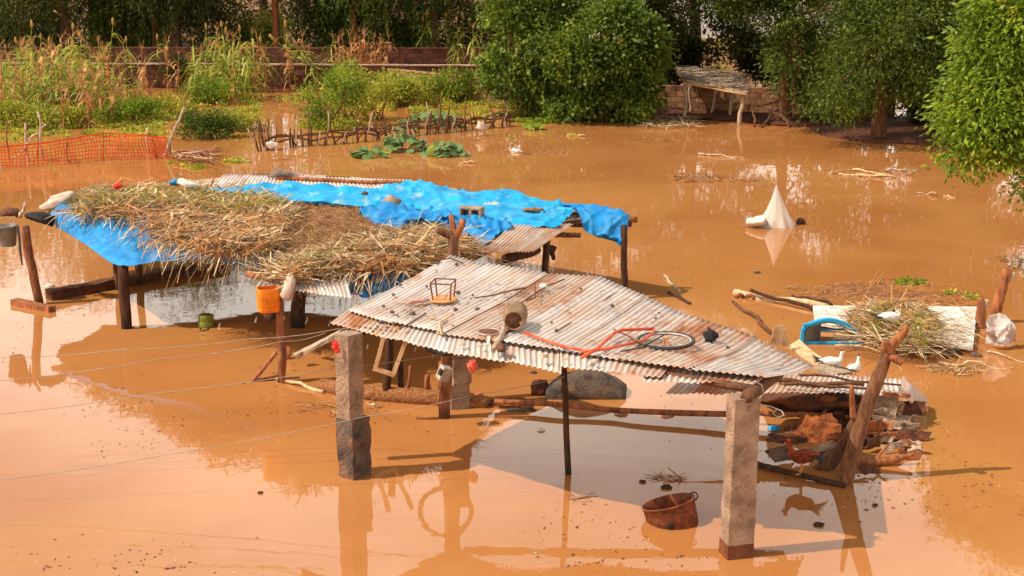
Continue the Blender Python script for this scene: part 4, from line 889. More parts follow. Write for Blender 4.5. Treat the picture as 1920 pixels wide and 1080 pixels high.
shrub('yellow-green shrub in front of the tan maize clump', 690, 190, 1.3, .9, 4000, 'leaf_yellow')
shrub('yellowish shrub below the slanting wall', 760, 200, 1.2, .8, 3400, 'leaf_yellow')
shrub('yellow-green shrub below the sorghum clump', 915, 180, 1.4, .9, 4200, 'leaf_yellow')
shrub('tangled shrub against the coped wall', 335, 172, .8, 1.1, 2200, 'leaf_dark')
shrub('green shrub below the leafy maize clump', 400, 195, 1.0, .8, 2600, 'leaf_bright', .11)
shrub('shrub beside the leaning sorghum stalks', 625, 172, .8, 1.1, 2400, 'leaf_bright')
# weeds on the water: nobody could count them
def weeds(label, patches, mt, size=.11, name='weeds'):
    Cs = []; Ds = []
    for (px, py, rx, ry, n, h) in patches:
        for _ in range(n):
            a = rnd(0, 2 * PI); r = math.sqrt(random.random()); g = W(px + math.cos(a) * r * rx, py + math.sin(a) * r * ry)
            if noise.noise(g * 1.1) < .04: continue
            q = .3 + max(0, noise.noise(g * .9)) * 1.6; Cs.append((g.x, g.y, max(.0, rnd(0, h) * q * (1 - r * .5)))); Ds.append((random.gauss(0, 1), random.gauss(0, 1), rnd(.1, 1.2)))
    C = np.array(Cs); D = np.array(Ds); ln = size * np.random.uniform(.6, 1.4, len(C)); v, f = leaves(C, D, ln, ln * .5)
    o = np_mesh(name, v, f, M[mt]); return tag(o, label, 'weeds', kind='stuff')
weeds('yellow-green weeds covering the flooded garden between the maize', [(100, 215, 140, 26, 9000, .35), (60, 250, 90, 14, 2500, .2), (280, 215, 90, 20, 3500, .22), (230, 245, 110, 12, 3000, .18), (420, 205, 70, 16, 2200, .2), (340, 200, 60, 10, 1200, .2), (700, 180, 90, 16, 3500, .35), (820, 195, 160, 18, 7000, .35), (1000, 200, 80, 18, 3500, .35), (500, 190, 60, 10, 800, .2), (620, 235, 60, 10, 1500, .2), (940, 205, 60, 14, 2000, .3), (900, 215, 90, 10, 1800, .25)], 'leaf_yellow')
weeds('bright green creepers along the water edge below the thickets', [(1080, 216, 95, 13, 9000, .55), (1150, 218, 55, 10, 4500, .4), (1010, 225, 50, 7, 900, .12), (1180, 218, 22, 6, 500, .15)], 'leaf_bright', .13)
weeds('small green tufts floating in front of the orange net', [(385, 315, 30, 5, 350, .1), (445, 302, 30, 5, 350, .1), (320, 308, 10, 3, 80, .08), (345, 310, 8, 3, 60, .08), (970, 258, 40, 4, 160, .05), (1085, 255, 20, 4, 120, .05), (690, 290, 40, 8, 700, .16), (1800, 555, 40, 10, 300, .05), (1705, 530, 30, 5, 250, .05)], 'leaf_yellow', .09)

# muddy shore under the right-hand trees
def shore(label, poly, h, mt='mud'):
    o = mound(poly, .0, h, 'mud_bank', M[mt], None, 5, .05); o['kind'] = 'structure'; o['label'] = label; return o
shore('wet mud bank along the block wall under the trees', [(1195, 212), (1240, 205), (1330, 200), (1450, 200), (1530, 205), (1620, 215), (1560, 240), (1480, 238), (1380, 228), (1300, 224), (1230, 226)], .14, 'mud_dark')
shore('dark wet bank under the broad tree at the right', [(1500, 235), (1600, 222), (1700, 215), (1830, 225), (1900, 250), (1790, 275), (1700, 272), (1600, 268), (1530, 256)], .16, 'mud_dark')

# ------------------------------------------------------------------ fences of the garden
t = thing('stick_fence', 'low woven fence of crooked sticks along the garden edge', 'fence', W(700, 265))
fp = [(485, 284), (530, 277), (600, 272), (680, 266), (740, 258), (800, 252), (860, 246), (920, 240), (965, 236)]
def along(pl, u):
    x = u * (len(pl) - 1); k = min(int(x), len(pl) - 2); f_ = x - k; return (pl[k][0] + (pl[k + 1][0] - pl[k][0]) * f_, pl[k][1] + (pl[k + 1][1] - pl[k][1]) * f_)
for i in range(88):
    u = (i + rnd(-.3, .3)) / 88 if i > 12 else i / 13 * .085
    u = min(max(u, 0), 1)
    q = along(fp, u); g = W(*q) + Vector((0, rnd(-.1, .1), 0)); h = rnd(.35, .62) if random.random() < .75 else rnd(.7, 1.15)
    if i <= 12: h = rnd(.65, .95)
    log('stake', M['bark' if i % 3 else 'wood_grey'], t, (g.x, g.y, -.15), (g.x + random.gauss(0, .15), g.y + rnd(-.1, .1), h * rnd(.75, 1.2)), rnd(.026, .042), rnd(.014, .022), 5, .03, 6)
for z, dy in ((.22, -.06), (.36, .05), (.30, .0)):
    pts = []
    for k in range(40):
        q = along(fp, .06 + .94 * k / 39); g = W(*q); pts.append(g + Vector((0, dy + rnd(-.04, .04), z + .16 * noise.noise(Vector((k * .35, z * 9, 0))))))
    m = MB(); m.tube(pts, .030, 6, .2); m.build('rail', M['bark'], t, smooth=True)
m = MB(); m.blob(W(510, 272, .42), (.16, .05, .10), .9, 14, 9, 5, 3); tag(m.build('white_rag', M['white_cloth'], None, smooth=True), 'white plastic rag caught on the first stakes of the stick fence', 'rag')
m = MB(); m.blob(W(903, 238, .28), (.15, .08, .15), .9, 14, 10, 3); tag(m.build('sack', M['beige_cloth'], None, smooth=True), 'pale sack hanging on the right part of the stick fence', 'sack')

t = thing('net_fence', 'orange plastic mesh fence drooping on stakes at the left edge', 'fence', W(150, 310))
NP = [(-20, 316, .62), (40, 314, .62), (105, 308, .64), (150, 303, .70), (195, 300, .78), (240, 299, .72), (285, 298, .66), (312, 296, .60)]
def netp(u, v):
    x = u * (len(NP) - 1); k = min(int(x), len(NP) - 2); f_ = x - k; a, b = NP[k], NP[k + 1]
    g = W(a[0] + (b[0] - a[0]) * f_, a[1] + (b[1] - a[1]) * f_); h = a[2] + (b[2] - a[2]) * f_
    return g + Vector((.06 * noise.noise(Vector((u * 9, v * 2, 3))), .14 * noise.noise(Vector((u * 7, v * 2, 0))) , h * v - .03 + .05 * noise.noise(Vector((u * 8, 0, 7))) * v))
m = MB(); nu_, nv_ = 56, 7
def strip(a, b, wd, up):
    d = (b - a).normalized(); s_ = up * wd; n_ = Vector((0, -.006, 0)); m.add([a - s_, b - s_, b + s_, a + s_, a - s_ - n_, b - s_ - n_, b + s_ - n_, a + s_ - n_], [(0, 1, 2, 3), (7, 6, 5, 4), (3, 2, 6, 7), (4, 5, 1, 0)])
for i in range(nu_ + 1):
    for j in range(nv_):
        strip(netp(i / nu_, j / nv_), netp(i / nu_, (j + 1) / nv_), .010, Vector((1, 0, 0)))
for j in range(nv_ + 1):
    for i in range(nu_):
        strip(netp(i / nu_, j / nv_), netp((i + 1) / nu_, j / nv_), .010 if j < nv_ else .02, Vector((0, 0, 1)))
m.build('mesh', M['orange_net'], t)['kind'] = 'stuff'
for px, py, dx, h, r in [(50, 302, .05, 1.05, .05), (85, 302, -.12, 1.35, .045), (70, 300, .1, .9, .03), (278, 288, .02, .75, .05), (300, 294, .75, 1.4, .055), (292, 297, -.05, .75, .03), (15, 300, .05, 1.1, .03), (195, 300, 0, .8, .025), (130, 306, .02, .7, .025), (320, 290, .05, .8, .025)]:
    g = W(px, py); log('stake', M['wood_grey' if r > .04 else 'bark_red'], t, (g.x, g.y, -.2), (g.x + dx, g.y, h), r, r * .6, 6, .04, 8)
g = W(55, 300); log('stake', M['wood_grey'], t, (g.x + .05, g.y, .55), (g.x + .55, g.y - .05, 1.0), .04, .03, 5, .03)
g = W(30, 302); log('stake', M['wood_grey'], t, (g.x - .05, g.y, .1), (g.x + .5, g.y - .05, .6), .025, .02, 5, .03)

t = thing('branch_pile', 'pile of bare grey branches beside the orange net', 'branch pile', W(380, 292))
for i in range(26):
    a = W(rnd(318, 385), rnd(282, 297), rnd(0, .25)); b = W(rnd(375, 432), rnd(276, 298), rnd(0, .5)); log('branch', M['wood_grey' if i % 2 else 'bark_red'], t, a, b, rnd(.015, .035), .01, 6, .06, 6)

# broad-leaved plants: each leaf a part
def star_leaf(r, lobes=7):
    mb = MB(); vs = [(0, 0, 0)]; n = lobes * 2
    for k in range(n):
        a = 2 * PI * k / n; q = r * (1.0 if k % 2 == 0 else .68); vs.append((math.cos(a) * q, math.sin(a) * q, -.18 * q * q / r + rnd(-.01, .01)))
    mb.add(vs, [(0, 1 + k, 1 + (k + 1) % n) for k in range(n)]); return mb
def leafy(label, name, c, n, rx, ry, hz, r, cat='plant', mt='leaf_pumpkin', grp='broad-leaved plants on the flood'):
    t = thing(name, label, cat, c, grp); meshes = []
    for k in range(4):
        o = star_leaf(r * rnd(.75, 1.15)).build('leaf', M[mt], None, loc=(0, 0, 0)); meshes.append(o.data); bpy.data.objects.remove(o)
    for i in range(n):
        a = rnd(0, 2 * PI); q = math.sqrt(random.random()); x, y = math.cos(a) * q * rx, math.sin(a) * q * ry; z = hz * (1 - q * q) * rnd(.5, 1.1) + .05
        o = bpy.data.objects.new('leaf', random.choice(meshes)); COL.objects.link(o); o.parent = t; o.location = (x, y, z); o.rotation_euler = (rnd(-.2, .9), rnd(-.5, .5), rnd(-1, 1)); s_ = rnd(.7, 1.2); o.scale = (s_, s_, s_)
        if i % 3 == 0:
            mb = MB(); mb.tube([V(c[0] + x * .5, c[1] + y * .5, -.05), V(c[0] + x, c[1] + y, z)], [.014, .01], 5); mb.build('stem', M[mt], t)
    return t
leafy('broad-leaved green plant drooping onto the water before the stick fence', 'castor_plant', W(752, 283), 34, .75, .4, .60, .2)
leafy('low broad-leaved plant floating left of the drooping one', 'castor_plant', W(690, 296), 26, .55, .3, .22, .15)
t = leafy('rounded clump of collapsed squash leaves with a pale gourd', 'squash_plant', W(835, 292), 44, .6, .35, .34, .16)
mb = MB(); g = W(812, 292); mb.blob(g + Vector((0, -.1, .14)), (.15, .13, .19), .12, 12, 8, 5, 3); mb.build('gourd', M['leaf_yellow'], t, smooth=True)
leafy('bluish broad leaves hanging along the middle of the stick fence', 'squash_vine', W(810, 240), 40, 1.1, .3, .55, .2)
leafy('broad bright leaves on the bank below the thickets', 'cocoyam_plant', W(1065, 224), 30, .8, .35, .45, .19, mt='leaf_bright')
leafy('broad leaves at the right tip of the green bank', 'cocoyam_plant', W(1185, 222), 14, .45, .25, .25, .16, mt='leaf_bright')
leafy('small broad-leaved plant at the water edge left of the bank leaves', 'cocoyam_plant', W(1000, 243), 12, .35, .2, .25, .17, mt='leaf_bright')

# ------------------------------------------------------------------ small thatched shelter and broken frame at the back
t = thing('thatched_shelter', 'small flat-roofed shelter of crooked posts and grey thatch by the block wall', 'shelter', W(1330, 225))
c0 = W(1285, 223); c1 = W(1386, 233); c2 = W(1336, 215); c3 = W(1292, 207); c4_ = V(c1.x + .05, c1.y + 1.7, 0)
for g, h, r in ((c0, 1.35, .07), (c1, 1.05, .08), (c2, 1.25, .06), (V(c0.x + .3, c0.y + 1.4, 0), 1.4, .05), (V(c1.x - .1, c1.y + 1.5, 0), 1.25, .06), (V(c0.x + .5, c0.y + .7, 0), 1.2, .03)):
    log('post', M['wood_grey'], t, (g.x, g.y, -.2), (g.x + rnd(-.08, .08), g.y, h), r, r * .8, 6, .04, 8)
ra, rb, rc, rd = V(c0.x - .12, c0.y - .2, 1.32), V(c1.x + .15, c1.y - .35, 1.10), V(c1.x + .2, c1.y + 1.7, 1.42), V(c0.x - .05, c0.y + 1.7, 1.52)
for a, b in ((ra, rb), (rb, rc), (rd, rc), (ra, rd)): log('beam', M['wood_grey'], t, a - V(0, 0, .05), b - V(0, 0, .05), .045, .035, 7, .04, 7)
m = MB(); m.beam(ra - V(0, .02, .12), rb - V(0, .02, .10), .05, .05, 6, .015); m.build('beam', M['wood_pale'], t)
m = MB(); m.grid([[(ra.lerp(rb, i / 8)).lerp(rd.lerp(rc, i / 8), j / 6) + V(0, 0, .03 * noise.noise(V(i, j, 0))) for j in range(7)] for i in range(9)]); m.build('roof_mat', M['thatch'], t, solid=.04)
n_ = 900; C = np.zeros((n_, 3)); D = np.zeros((n_, 3))
for i in range(n_):
    u, v_ = rnd(0, 1), rnd(0, 1); p = ra.lerp(rb, u).lerp(rd.lerp(rc, u), v_); C[i] = (p.x - .2, p.y, p.z + rnd(.02, .06)); D[i] = (1, rnd(-.35, .35), rnd(-.12, .06))
v, f = ribbons(C, D, np.random.uniform(.3, .7, n_), np.random.uniform(.015, .04, n_), np.random.normal(0, .06, (n_, 3)), 2)
np_mesh('thatch', v, f, M['thatch'], t)['kind'] = 'stuff'
m = MB(); g = W(1308, 222); m.lathe([(.13, 0), (.2, .14), (.21, .15), (.18, .14), (.11, .02)], (g.x, g.y, -.02), 16); tag(m.build('clay_basin', M['mud'], None, smooth=True), 'reddish basin standing under the small thatched shelter', 'basin')
t = thing('ruined_pen', 'collapsed frame of crossed dark poles right of the thatched shelter', 'wooden frame', W(1460, 235))
for a, b in (((1425, 240, 0), (1475, 190, .55)), ((1455, 195, .5), (1480, 240, 0)), ((1420, 200, .55), (1530, 170, .9)), ((1505, 230, 0), (1500, 165, 1.1)), ((1450, 225, .1), (1530, 205, .45)), ((1430, 170, .9), (1530, 160, 1.0)), ((1415, 238, 0), (1413, 205, .5)), ((1440, 205, .4), (1500, 240, 0))):
    log('pole', M['bark'], t, W(*a), W(*b), .04, .03, 6, .04, 7)
m = MB(); n_ = 500; C = np.array([list(W(rnd(1205, 1310), rnd(218, 236), rnd(.08, .12))) for _ in range(n_)]); D = np.random.normal(size=(n_, 3)) * np.array([1, 1, .15])
v, f = ribbons(C, D, np.random.uniform(.1, .4, n_), np.random.uniform(.01, .025, n_), np.random.normal(0, .1, (n_, 3)), 2)
tag(np_mesh('dry_grass', v, f, M['straw']), 'pale dry grass lying on the mud before the thatched shelter', 'dry grass', kind='stuff')

# ------------------------------------------------------------------ things on the zinc roof
def project(p):
    v = Vector(p) - Vector((0, 0, CH)); dep = v.y * math.cos(PITCH) - v.z * math.sin(PITCH); up = v.y * math.sin(PITCH) + v.z * math.cos(PITCH)
    return 960 + FPX * v.x / dep, 540 - FPX * up / dep
RG = []
for i in range(121):
    a, b = poly_at(mid, i / 120), poly_at(back, i / 120)
    for j in range(-8, 51):
        p = a.lerp(b, j / 50); x, y = project(p); RG.append((x, y, p))
def roof(px, py, up=.03):
    q = min(RG, key=lambda r: (r[0] - px) ** 2 + (r[1] - py) ** 2)[2]; return q + Vector((0, 0, up))
RN = (poly_at(mid, .6) - poly_at(mid, .4)).cross(poly_at(back, .5) - poly_at(mid, .5)).normalized()
if RN.z < 0: RN = -RN
RQ = Vector((0, 0, 1)).rotation_difference(RN).to_matrix()
def ring(mb, c, R, r, n=28, m=6, Mx=None, a0=0, a1=2 * PI):
    pts = []
    for k in range(n + 1):
        a = a0 + (a1 - a0) * k / n; p = Vector((math.cos(a) * R, math.sin(a) * R, 0)); pts.append((Mx @ p if Mx is not None else p) + Vector(c))
    mb.tube(pts, r, m, caps=(a1 - a0) < 6.2)
# upturned iron stool
c = roof(830, 564, .02); t = thing('iron_stool', 'rusty upturned iron stool with a round orange seat on the zinc roof', 'stool', c)
m = MB(); m.lathe([(.175, 0), (.18, .012), (.172, .022), (.001, .020)], c, 24, RQ); m.build('seat', M['rust_disc'], t, smooth=False)
tips = []
for k in range(4):
    a = .6 + k * PI / 2; p = c + RQ @ V(math.cos(a) * .155, math.sin(a) * .155, .01); q = c + RQ @ V(math.cos(a) * .19, math.sin(a) * .19, .24); tips.append(q)
    m = MB(); m.tube([p, q], .011, 6); m.build('leg', M['iron'], t)
for k in range(4):
    m = MB(); m.tube([tips[k], tips[(k + 1) % 4]], .009, 6); m.build('rung', M['iron'], t)
# bicycle: wheel and bare frame
c = roof(1248, 646, .05); t = thing('bicycle', 'orange-red bicycle frame with one wheel lying flat on the zinc roof', 'bicycle', c)
wh = MB(); ring(wh, c, .325, .024, 36, 8, RQ); w1 = wh.build('wheel', M['tyre'], t, smooth=True)
m = MB(); ring(m, c + V(0, 0, .004), .295, .013, 36, 6, RQ); m.build('rim', M['rim'], w1, smooth=True)
m = MB()
for k in range(18):
    a = 2 * PI * k / 18; m.tube([c + RQ @ V(math.cos(a) * .03, math.sin(a) * .03, .02), c + RQ @ V(math.cos(a + .2) * .29, math.sin(a + .2) * .29, 0)], .0022, 4)
m.build('spokes', M['rim'], w1)['kind'] = 'stuff'
m = MB(); m.lathe([(.02, -.04), (.035, -.03), (.02, 0), (.035, .04), (.015, .05)], c, 10, RQ); m.build('hub', M['rust_disc'], w1)
def rt(name, pts, r, mt, par, up=.05):
    m = MB(); m.tube([roof(x, y, up + (z if z else 0)) for x, y, z in pts], r, 8); return m.build(name, M[mt], par, smooth=True)
rt('top_tube', [(1090, 680, 0), (1118, 664, .02), (1150, 638, .04), (1165, 632, .05), (1226, 629, .05)], .020, 'red_bike', t)
rt('down_tube', [(1088, 667, 0), (1140, 663, .01), (1205, 649, .02)], .019, 'red_bike', t)
rt('seat_tube', [(1226, 629, .05), (1222, 637, .04), (1205, 650, .02)], .016, 'red_bike', t)
rt('fork', [(1150, 634, .05), (1180, 645, .04), (1196, 654, .03)], .010, 'iron', t)
rt('chain_stay', [(1165, 672, .02), (1200, 662, .02), (1245, 645, .05)], .009, 'iron_dark', t)
t = rt('orange_pole', [(983, 630, 0), (1020, 645, 0), (1060, 658, 0), (1100, 666, 0)], .018, 'red_bike', None); tag(t, 'thin faded orange pole between the wooden mortar and the bicycle', 'pole')
# wooden mortar lying with its mouth towards the eaves
c = roof(966, 612, .16); d = (roof(955, 655, .16) - c).normalized(); Mq = Vector((0, 0, 1)).rotation_difference(d).to_matrix()
t = thing('wooden_mortar', 'round wooden mortar lying on its side near the eaves of the zinc roof', 'mortar', c)
m = MB(); m.lathe([(.04, -.14), (.115, -.11), (.145, -.02), (.15, .10), (.14, .24), (.122, .33), (.116, .36), (.102, .362), (.098, .345)], c, 20, Mq, .02); m.build('body', M['mortar'], t, smooth=True)
m = MB(); m.lathe([(.0985, .35), (.095, .33), (.06, .31), (.01, .30)], c, 20, Mq); m.build('hollow', M['bark'], t, smooth=True)
log('pestle', M['wood_grey'], None, roof(952, 604, .05), roof(925, 662, .05), .022, .036, 7, .01); tag(bpy.data.objects['pestle'], 'thick pale stick leaning against the left of the wooden mortar', 'log')
m = MB(); m.blob(roof(941, 663, .06), (.06, .08, .05), .4, 10, 7, 4); tag(m.build('wood_chunk', M['bark'], None, smooth=True), 'small wood chunk at the mouth of the mortar', 'wood chunk')
# wire sieve with handle
c = roof(918, 625, .03); t = thing('sieve', 'small round wire sieve with a pale handle beside the mortar', 'sieve', c)
m = MB(); ring(m, c, .135, .008, 24, 6, RQ); m.build('rim', M['rim'], t, smooth=True)
m = MB()
for k in range(-6, 7):
    x = k * .02; y = math.sqrt(max(0, .132 ** 2 - x * x)); m.tube([c + RQ @ V(x, -y, 0), c + RQ @ V(x, y, 0)], .0018, 4); m.tube([c + RQ @ V(-y, x, 0), c + RQ @ V(y, x, 0)], .0018, 4)
m.build('wire_mesh', M['iron'], t)['kind'] = 'stuff'
m = MB(); m.beam(roof(917, 634, .03), roof(914, 650, .03), .035, .02); m.build('handle', M['white_paint'], t)
t = rt('bent_pipe', [(852, 593, 0), (838, 602, 0), (825, 612, .02), (822, 619, .02), (830, 631, 0)], .013, 'wood_pale', None, .03); tag(t, 'bent pale pipe lying on the middle of the zinc roof', 'pipe')
for pts, lb in (([(748, 622, 0), (775, 608, 0), (800, 590, .01)], 'straight dark stick lying across the left eaves of the roof'), ([(892, 563, 0), (925, 558, .02), (960, 551, .03), (985, 547, .02)], 'brown stick beside the iron stool'), ([(972, 575, 0), (1000, 560, .02), (1030, 543, .03), (1058, 531, .02)], 'long forked twig on the middle of the zinc roof'), ([(985, 568, 0), (1005, 567, .03), (1003, 545, .08)], 'small upright twig beside the long forked one'), ([(640, 548, 0), (712, 552, 0)], ''), ([(818, 490, 0), (845, 488, .01), (868, 496, 0)], 'thin twig near the back corner of the zinc roof')):
    if lb: tag(rt('twig', pts, .010, 'bark', None, .025), lb, 'stick', 'sticks on the zinc roof')
m = MB(); m.tube([roof(762, 577, .04), roof(775, 575, .06), roof(792, 571, .05), roof(806, 566, .03)], [.012, (.045, .02), (.05, .022), .012], 8, .45); tag(m.build('pink_cloth', M['pink_cloth'], None, smooth=True), 'faded pink cloth lying left of the iron stool', 'cloth')
m = MB(); m.blob(roof(1330, 638, .06), (.09, .09, .08), .8, 9, 7, 2, 3); tag(m.build('black_rag', M['black_rag'], None), 'black crumpled rag right of the bicycle wheel', 'rag')
m = MB(); m.blob(roof(1018, 543, .05), (.055, .05, .045), .2, 12, 8, 2); tag(m.build('white_cup', M['white_paint'], None, smooth=True), 'small white cup among the twigs on the roof', 'cup')
stones = [(749, 537), (737, 556), (718, 577), (733, 588), (746, 592), (772, 590), (716, 607), (738, 610), (709, 614), (697, 625), (859, 551), (886, 557), (799, 541), (822, 493), (855, 498), (857, 583), (893, 581), (1033, 609), (1237, 591), (1228, 598), (1045, 620), (1148, 575), (1090, 542), (765, 570), (1365, 655), (1300, 690)]
for i, (x, y) in enumerate(stones):
    m = MB(); r_ = rnd(.016, .034); m.blob(roof(x, y, .015), (r_ * rnd(1, 1.5), r_, r_ * .8), .5, 7, 5, i, 2); tag(m.build('stone', M['stone'], None), 'small dark stone weighing down the zinc roof', 'stone', 'dark stones on the zinc roof')
for i, (x, y) in enumerate([(865, 647), (902, 651), (1020, 671), (1060, 674), (1062, 583), (1130, 657), (1050, 655), (845, 612), (1240, 668), (810, 598), (1115, 680), (818, 508)]):
    m = MB(); r_ = rnd(.022, .04); m.blob(roof(x, y, .015), (r_ * rnd(1, 1.6), r_, r_ * .6), .5, 7, 5, i + 40, 2); tag(m.build('pebble', M['stone_pale'], None), 'small pale lump of mortar on the zinc roof', 'lump', 'pale lumps on the zinc roof')
n_ = 620; C = np.zeros((n_, 3)); D = np.zeros((n_, 3)); wts = [(1010, 560, 70, 28), (1150, 590, 110, 26), (1190, 640, 60, 14), (1420, 655, 60, 14), (960, 545, 50, 14), (780, 580, 60, 20), (1100, 560, 120, 30), (1300, 620, 80, 14)]
for i in range(n_):
    q = random.choice(wts); p = roof(random.gauss(q[0], q[2] * .55), random.gauss(q[1], q[3] * .55), .018); a = rnd(0, 2 * PI); C[i] = p; D[i] = (math.cos(a), math.sin(a), rnd(-.05, .12))
v, f = ribbons(C, D, np.random.uniform(.04, .22, n_), np.random.uniform(.004, .010, n_), np.random.normal(0, .15, (n_, 3)), 2)
tag(np_mesh('straw_litter', v, f, M['straw_brown']), 'bits of dry straw and twig scattered over the zinc roof', 'litter', kind='stuff')

# ------------------------------------------------------------------ things on and hanging from the log shelter
def hollow_block(c, rz):
    t = thing('concrete_block', 'hollow concrete block weighing down the blue tarpaulin', 'block', c)
    m = MB(); R = Matrix.Rotation(rz, 3, 'Z')
    for (x, y, z, sx, sy, sz) in ((0, 0, .20, .40, .20, .045), (0, 0, .022, .40, .20, .045), (-.18, 0, .111, .04, .20, .133), (.18, 0, .111, .04, .20, .133), (0, 0, .111, .05, .20, .133), (0, .085, .111, .32, .03, .133)):
        p = R @ V(x, y, 0); m.box((c[0] + p.x, c[1] + p.y, c[2] + z), (sx, sy, sz), rz)
    m.build('body', M['concrete'], t, bevel=.012)
hollow_block(W(885, 411, 1.60), -.35)
m = MB(); m.blob(W(734, 381, 1.70), (.17, .13, .14), .3, 12, 8, 6); tag(m.build('clay_lump', M['concrete'], None, smooth=True), 'sandy clay lump holding down the crumpled blue flap', 'lump')
m = MB(); m.blob(W(684, 363, 1.68), (.06, .06, .05), .4, 8, 6, 6); tag(m.build('stone_weight', M['bark'], None, smooth=True), 'small brown stone on the bleached blue tarpaulin', 'stone')
for x, y, lb in ((960, 372, 'pale plastic scrap on the far right part of the bleached tarpaulin'), (1000, 393, 'brown leaf litter on the right of the bleached tarpaulin'), (925, 383, 'dusty patch of sand in the middle of the bleached tarpaulin')):
    m = MB(); m.blob(W(x, y, 1.62), (.2, .12, .03), .5, 12, 6, x); tag(m.build('scrap', M['beige_cloth'] if x != 1000 else M['straw_base'], None, smooth=True), lb, 'scrap')
def rag(name, lb, pts, radii, mt, cat='rag', jit=.3, n=10):
    m = MB(); m.tube([W(*p) for p in pts], radii, n, jit); return tag(m.build(name, M[mt], None, smooth=True), lb, cat)
rag('white_sack', 'dirty white sack lying at the left end of the fodder heap', [(75, 391, 1.52), (95, 385, 1.56), (112, 376, 1.62), (128, 366, 1.66), (138, 362, 1.64)], [.04, (.16, .08), (.22, .10), (.18, .09), .04], 'beige_cloth', 'sack', .3, 14)
rag('black_rag', 'black rag draped over the left log post', [(48, 404, 1.50), (62, 404, 1.54), (78, 404, 1.54), (92, 412, 1.48), (100, 424, 1.36)], [.03, (.14, .07), (.17, .08), (.14, .07), .02], 'black_rag', 'rag', .5, 14)
rag('brown_bundle', 'brown bundle of rags above the grey bucket', [(2, 402, 1.52), (14, 398, 1.56), (28, 400, 1.54), (40, 404, 1.5)], [.04, (.12, .09), (.13, .08), .05], 'bark', 'bundle', .5, 12)
rag('hanging_strap', 'thin dark strap hanging beside the left log post', [(33, 425, 1.45), (36, 445, 1.3), (38, 470, 1.1), (42, 497, .9)], [.025, .02, .02, .012], 'black_rag', 'strap', .2, 6)
log('forked_stick', M['wood_grey'], None, W(38, 408, 1.5), W(48, 380, 1.75), .035, .03, 5, .02); tag(bpy.data.objects['forked_stick'], 'grey stub of wood poking up from the left post', 'stick')
rag('cloth_scrap', 'white and blue cloth scrap on top of the fodder heap', [(322, 343, 1.78), (338, 340, 1.82), (352, 345, 1.80), (375, 350, 1.76)], [.03, (.11, .05), (.10, .05), .03], 'white_cloth', 'cloth', .55, 12)
rag('blue_scrap', 'bit of bright blue plastic beside the white cloth scrap', [(318, 344, 1.78), (330, 340, 1.82), (336, 342, 1.80)], [.03, .07, .03], 'tarp', 'scrap', .4)
rag('red_scrap', 'small dark red cloth on the fodder heap', [(214, 352, 1.80), (222, 348, 1.84), (230, 352, 1.80)], [.03, .06, .03], 'red_cloth', 'cloth', .4)
c = W(14, 440, 1.22); t = thing('grey_bucket', 'grey plastic bucket hanging at the left edge', 'bucket', (c.x, c.y, c.z - .2))
m = MB(); m.lathe([(.13, -.2), (.135, -.19), (.175, .14), (.185, .15), (.185, .17), (.165, .17), (.12, -.17), (.01, -.17)], c, 22); m.build('body', M['grey_plastic'], t, smooth=True)
m = MB(); ring(m, c + V(0, 0, .15), .175, .006, 20, 5, Matrix.Rotation(PI / 2, 3, 'X'), 0, PI); m.build('handle', M['rim'], t)
# orange jerrycan cut open and hung on wire
c = W(503, 561, 1.18); c = WY(503, 561, 22.35); t = thing('jerrycan', 'orange plastic jerrycan with its top cut off, hanging on wire', 'jerrycan', (c.x, c.y, c.z - .2))
def sq_ring(cx, cy, z, hx, hy, n=28, e=5.0, rz=.35):
    out = []
    for k in range(n):
        a = 2 * PI * k / n; ca, sa = math.cos(a), math.sin(a); q = (abs(ca) ** e + abs(sa) ** e) ** (-1 / e); x, y = ca * q * hx, sa * q * hy; out.append(V(cx + x * math.cos(rz) - y * math.sin(rz), cy + x * math.sin(rz) + y * math.cos(rz), z))
    return out
def sq_loft(rows):
    m = MB(); n = len(rows[0]); fs = []
    for i in range(len(rows) - 1):
        for k in range(n): fs.append((i * n + k, i * n + (k + 1) % n, (i + 1) * n + (k + 1) % n, (i + 1) * n + k))
    fs.append(tuple(range(n - 1, -1, -1))); fs.append(tuple((len(rows) - 1) * n + k for k in range(n)))
    m.add([p for r in rows for p in r], fs); return m
rows = [sq_ring(c.x, c.y, c.z + z, hx, hy) for z, hx, hy in ((-.185, .12, .09), (-.18, .145, .11), (-.15, .16, .12), (-.10, .155, .115), (-.09, .162, .122), (.0, .165, .125), (.12, .165, .125), (.175, .16, .12), (.175, .15, .11), (-.16, .14, .10))]
sq_loft(rows).build('body', M['orange_plastic'], t, smooth=False)
for k in range(5):
    m = MB(); x = -.11 + k * .055; p = c + V(x * .94 + .035, x * .34 - .122, -.13); m.beam(p + V(0, 0, -.045), p + V(0, 0, .03), .016, .012); m.build('rib', M['orange_plastic'], t)
for s_ in (-1, 1):
    m = MB(); m.tube([c + V(s_ * .12, s_ * .04, .17), c + V(s_ * .05, .02, .32), c + V(.02, .03, .36)], .005, 5); m.build('wire', M['iron_dark'], t)
m = MB(); m.tube([WY(546, 512, 22.3), WY(545, 525, 22.22), WY(541, 540, 22.2), WY(538, 556, 22.2), WY(537, 562, 22.2)], [.03, .08, .095, .10, .05], 10, .2); tag(m.build('hanging_cloth', M['beige_cloth'], None, smooth=True), 'dirty beige cloth knotted on the pole beside the jerrycan', 'cloth')
rag('rope_tangle', 'dark tangle of rope under the jerrycan', [(495, 588, .85), (505, 596, .8), (515, 592, .82)], [.03, .07, .03], 'bark_dark', 'rope', .4)
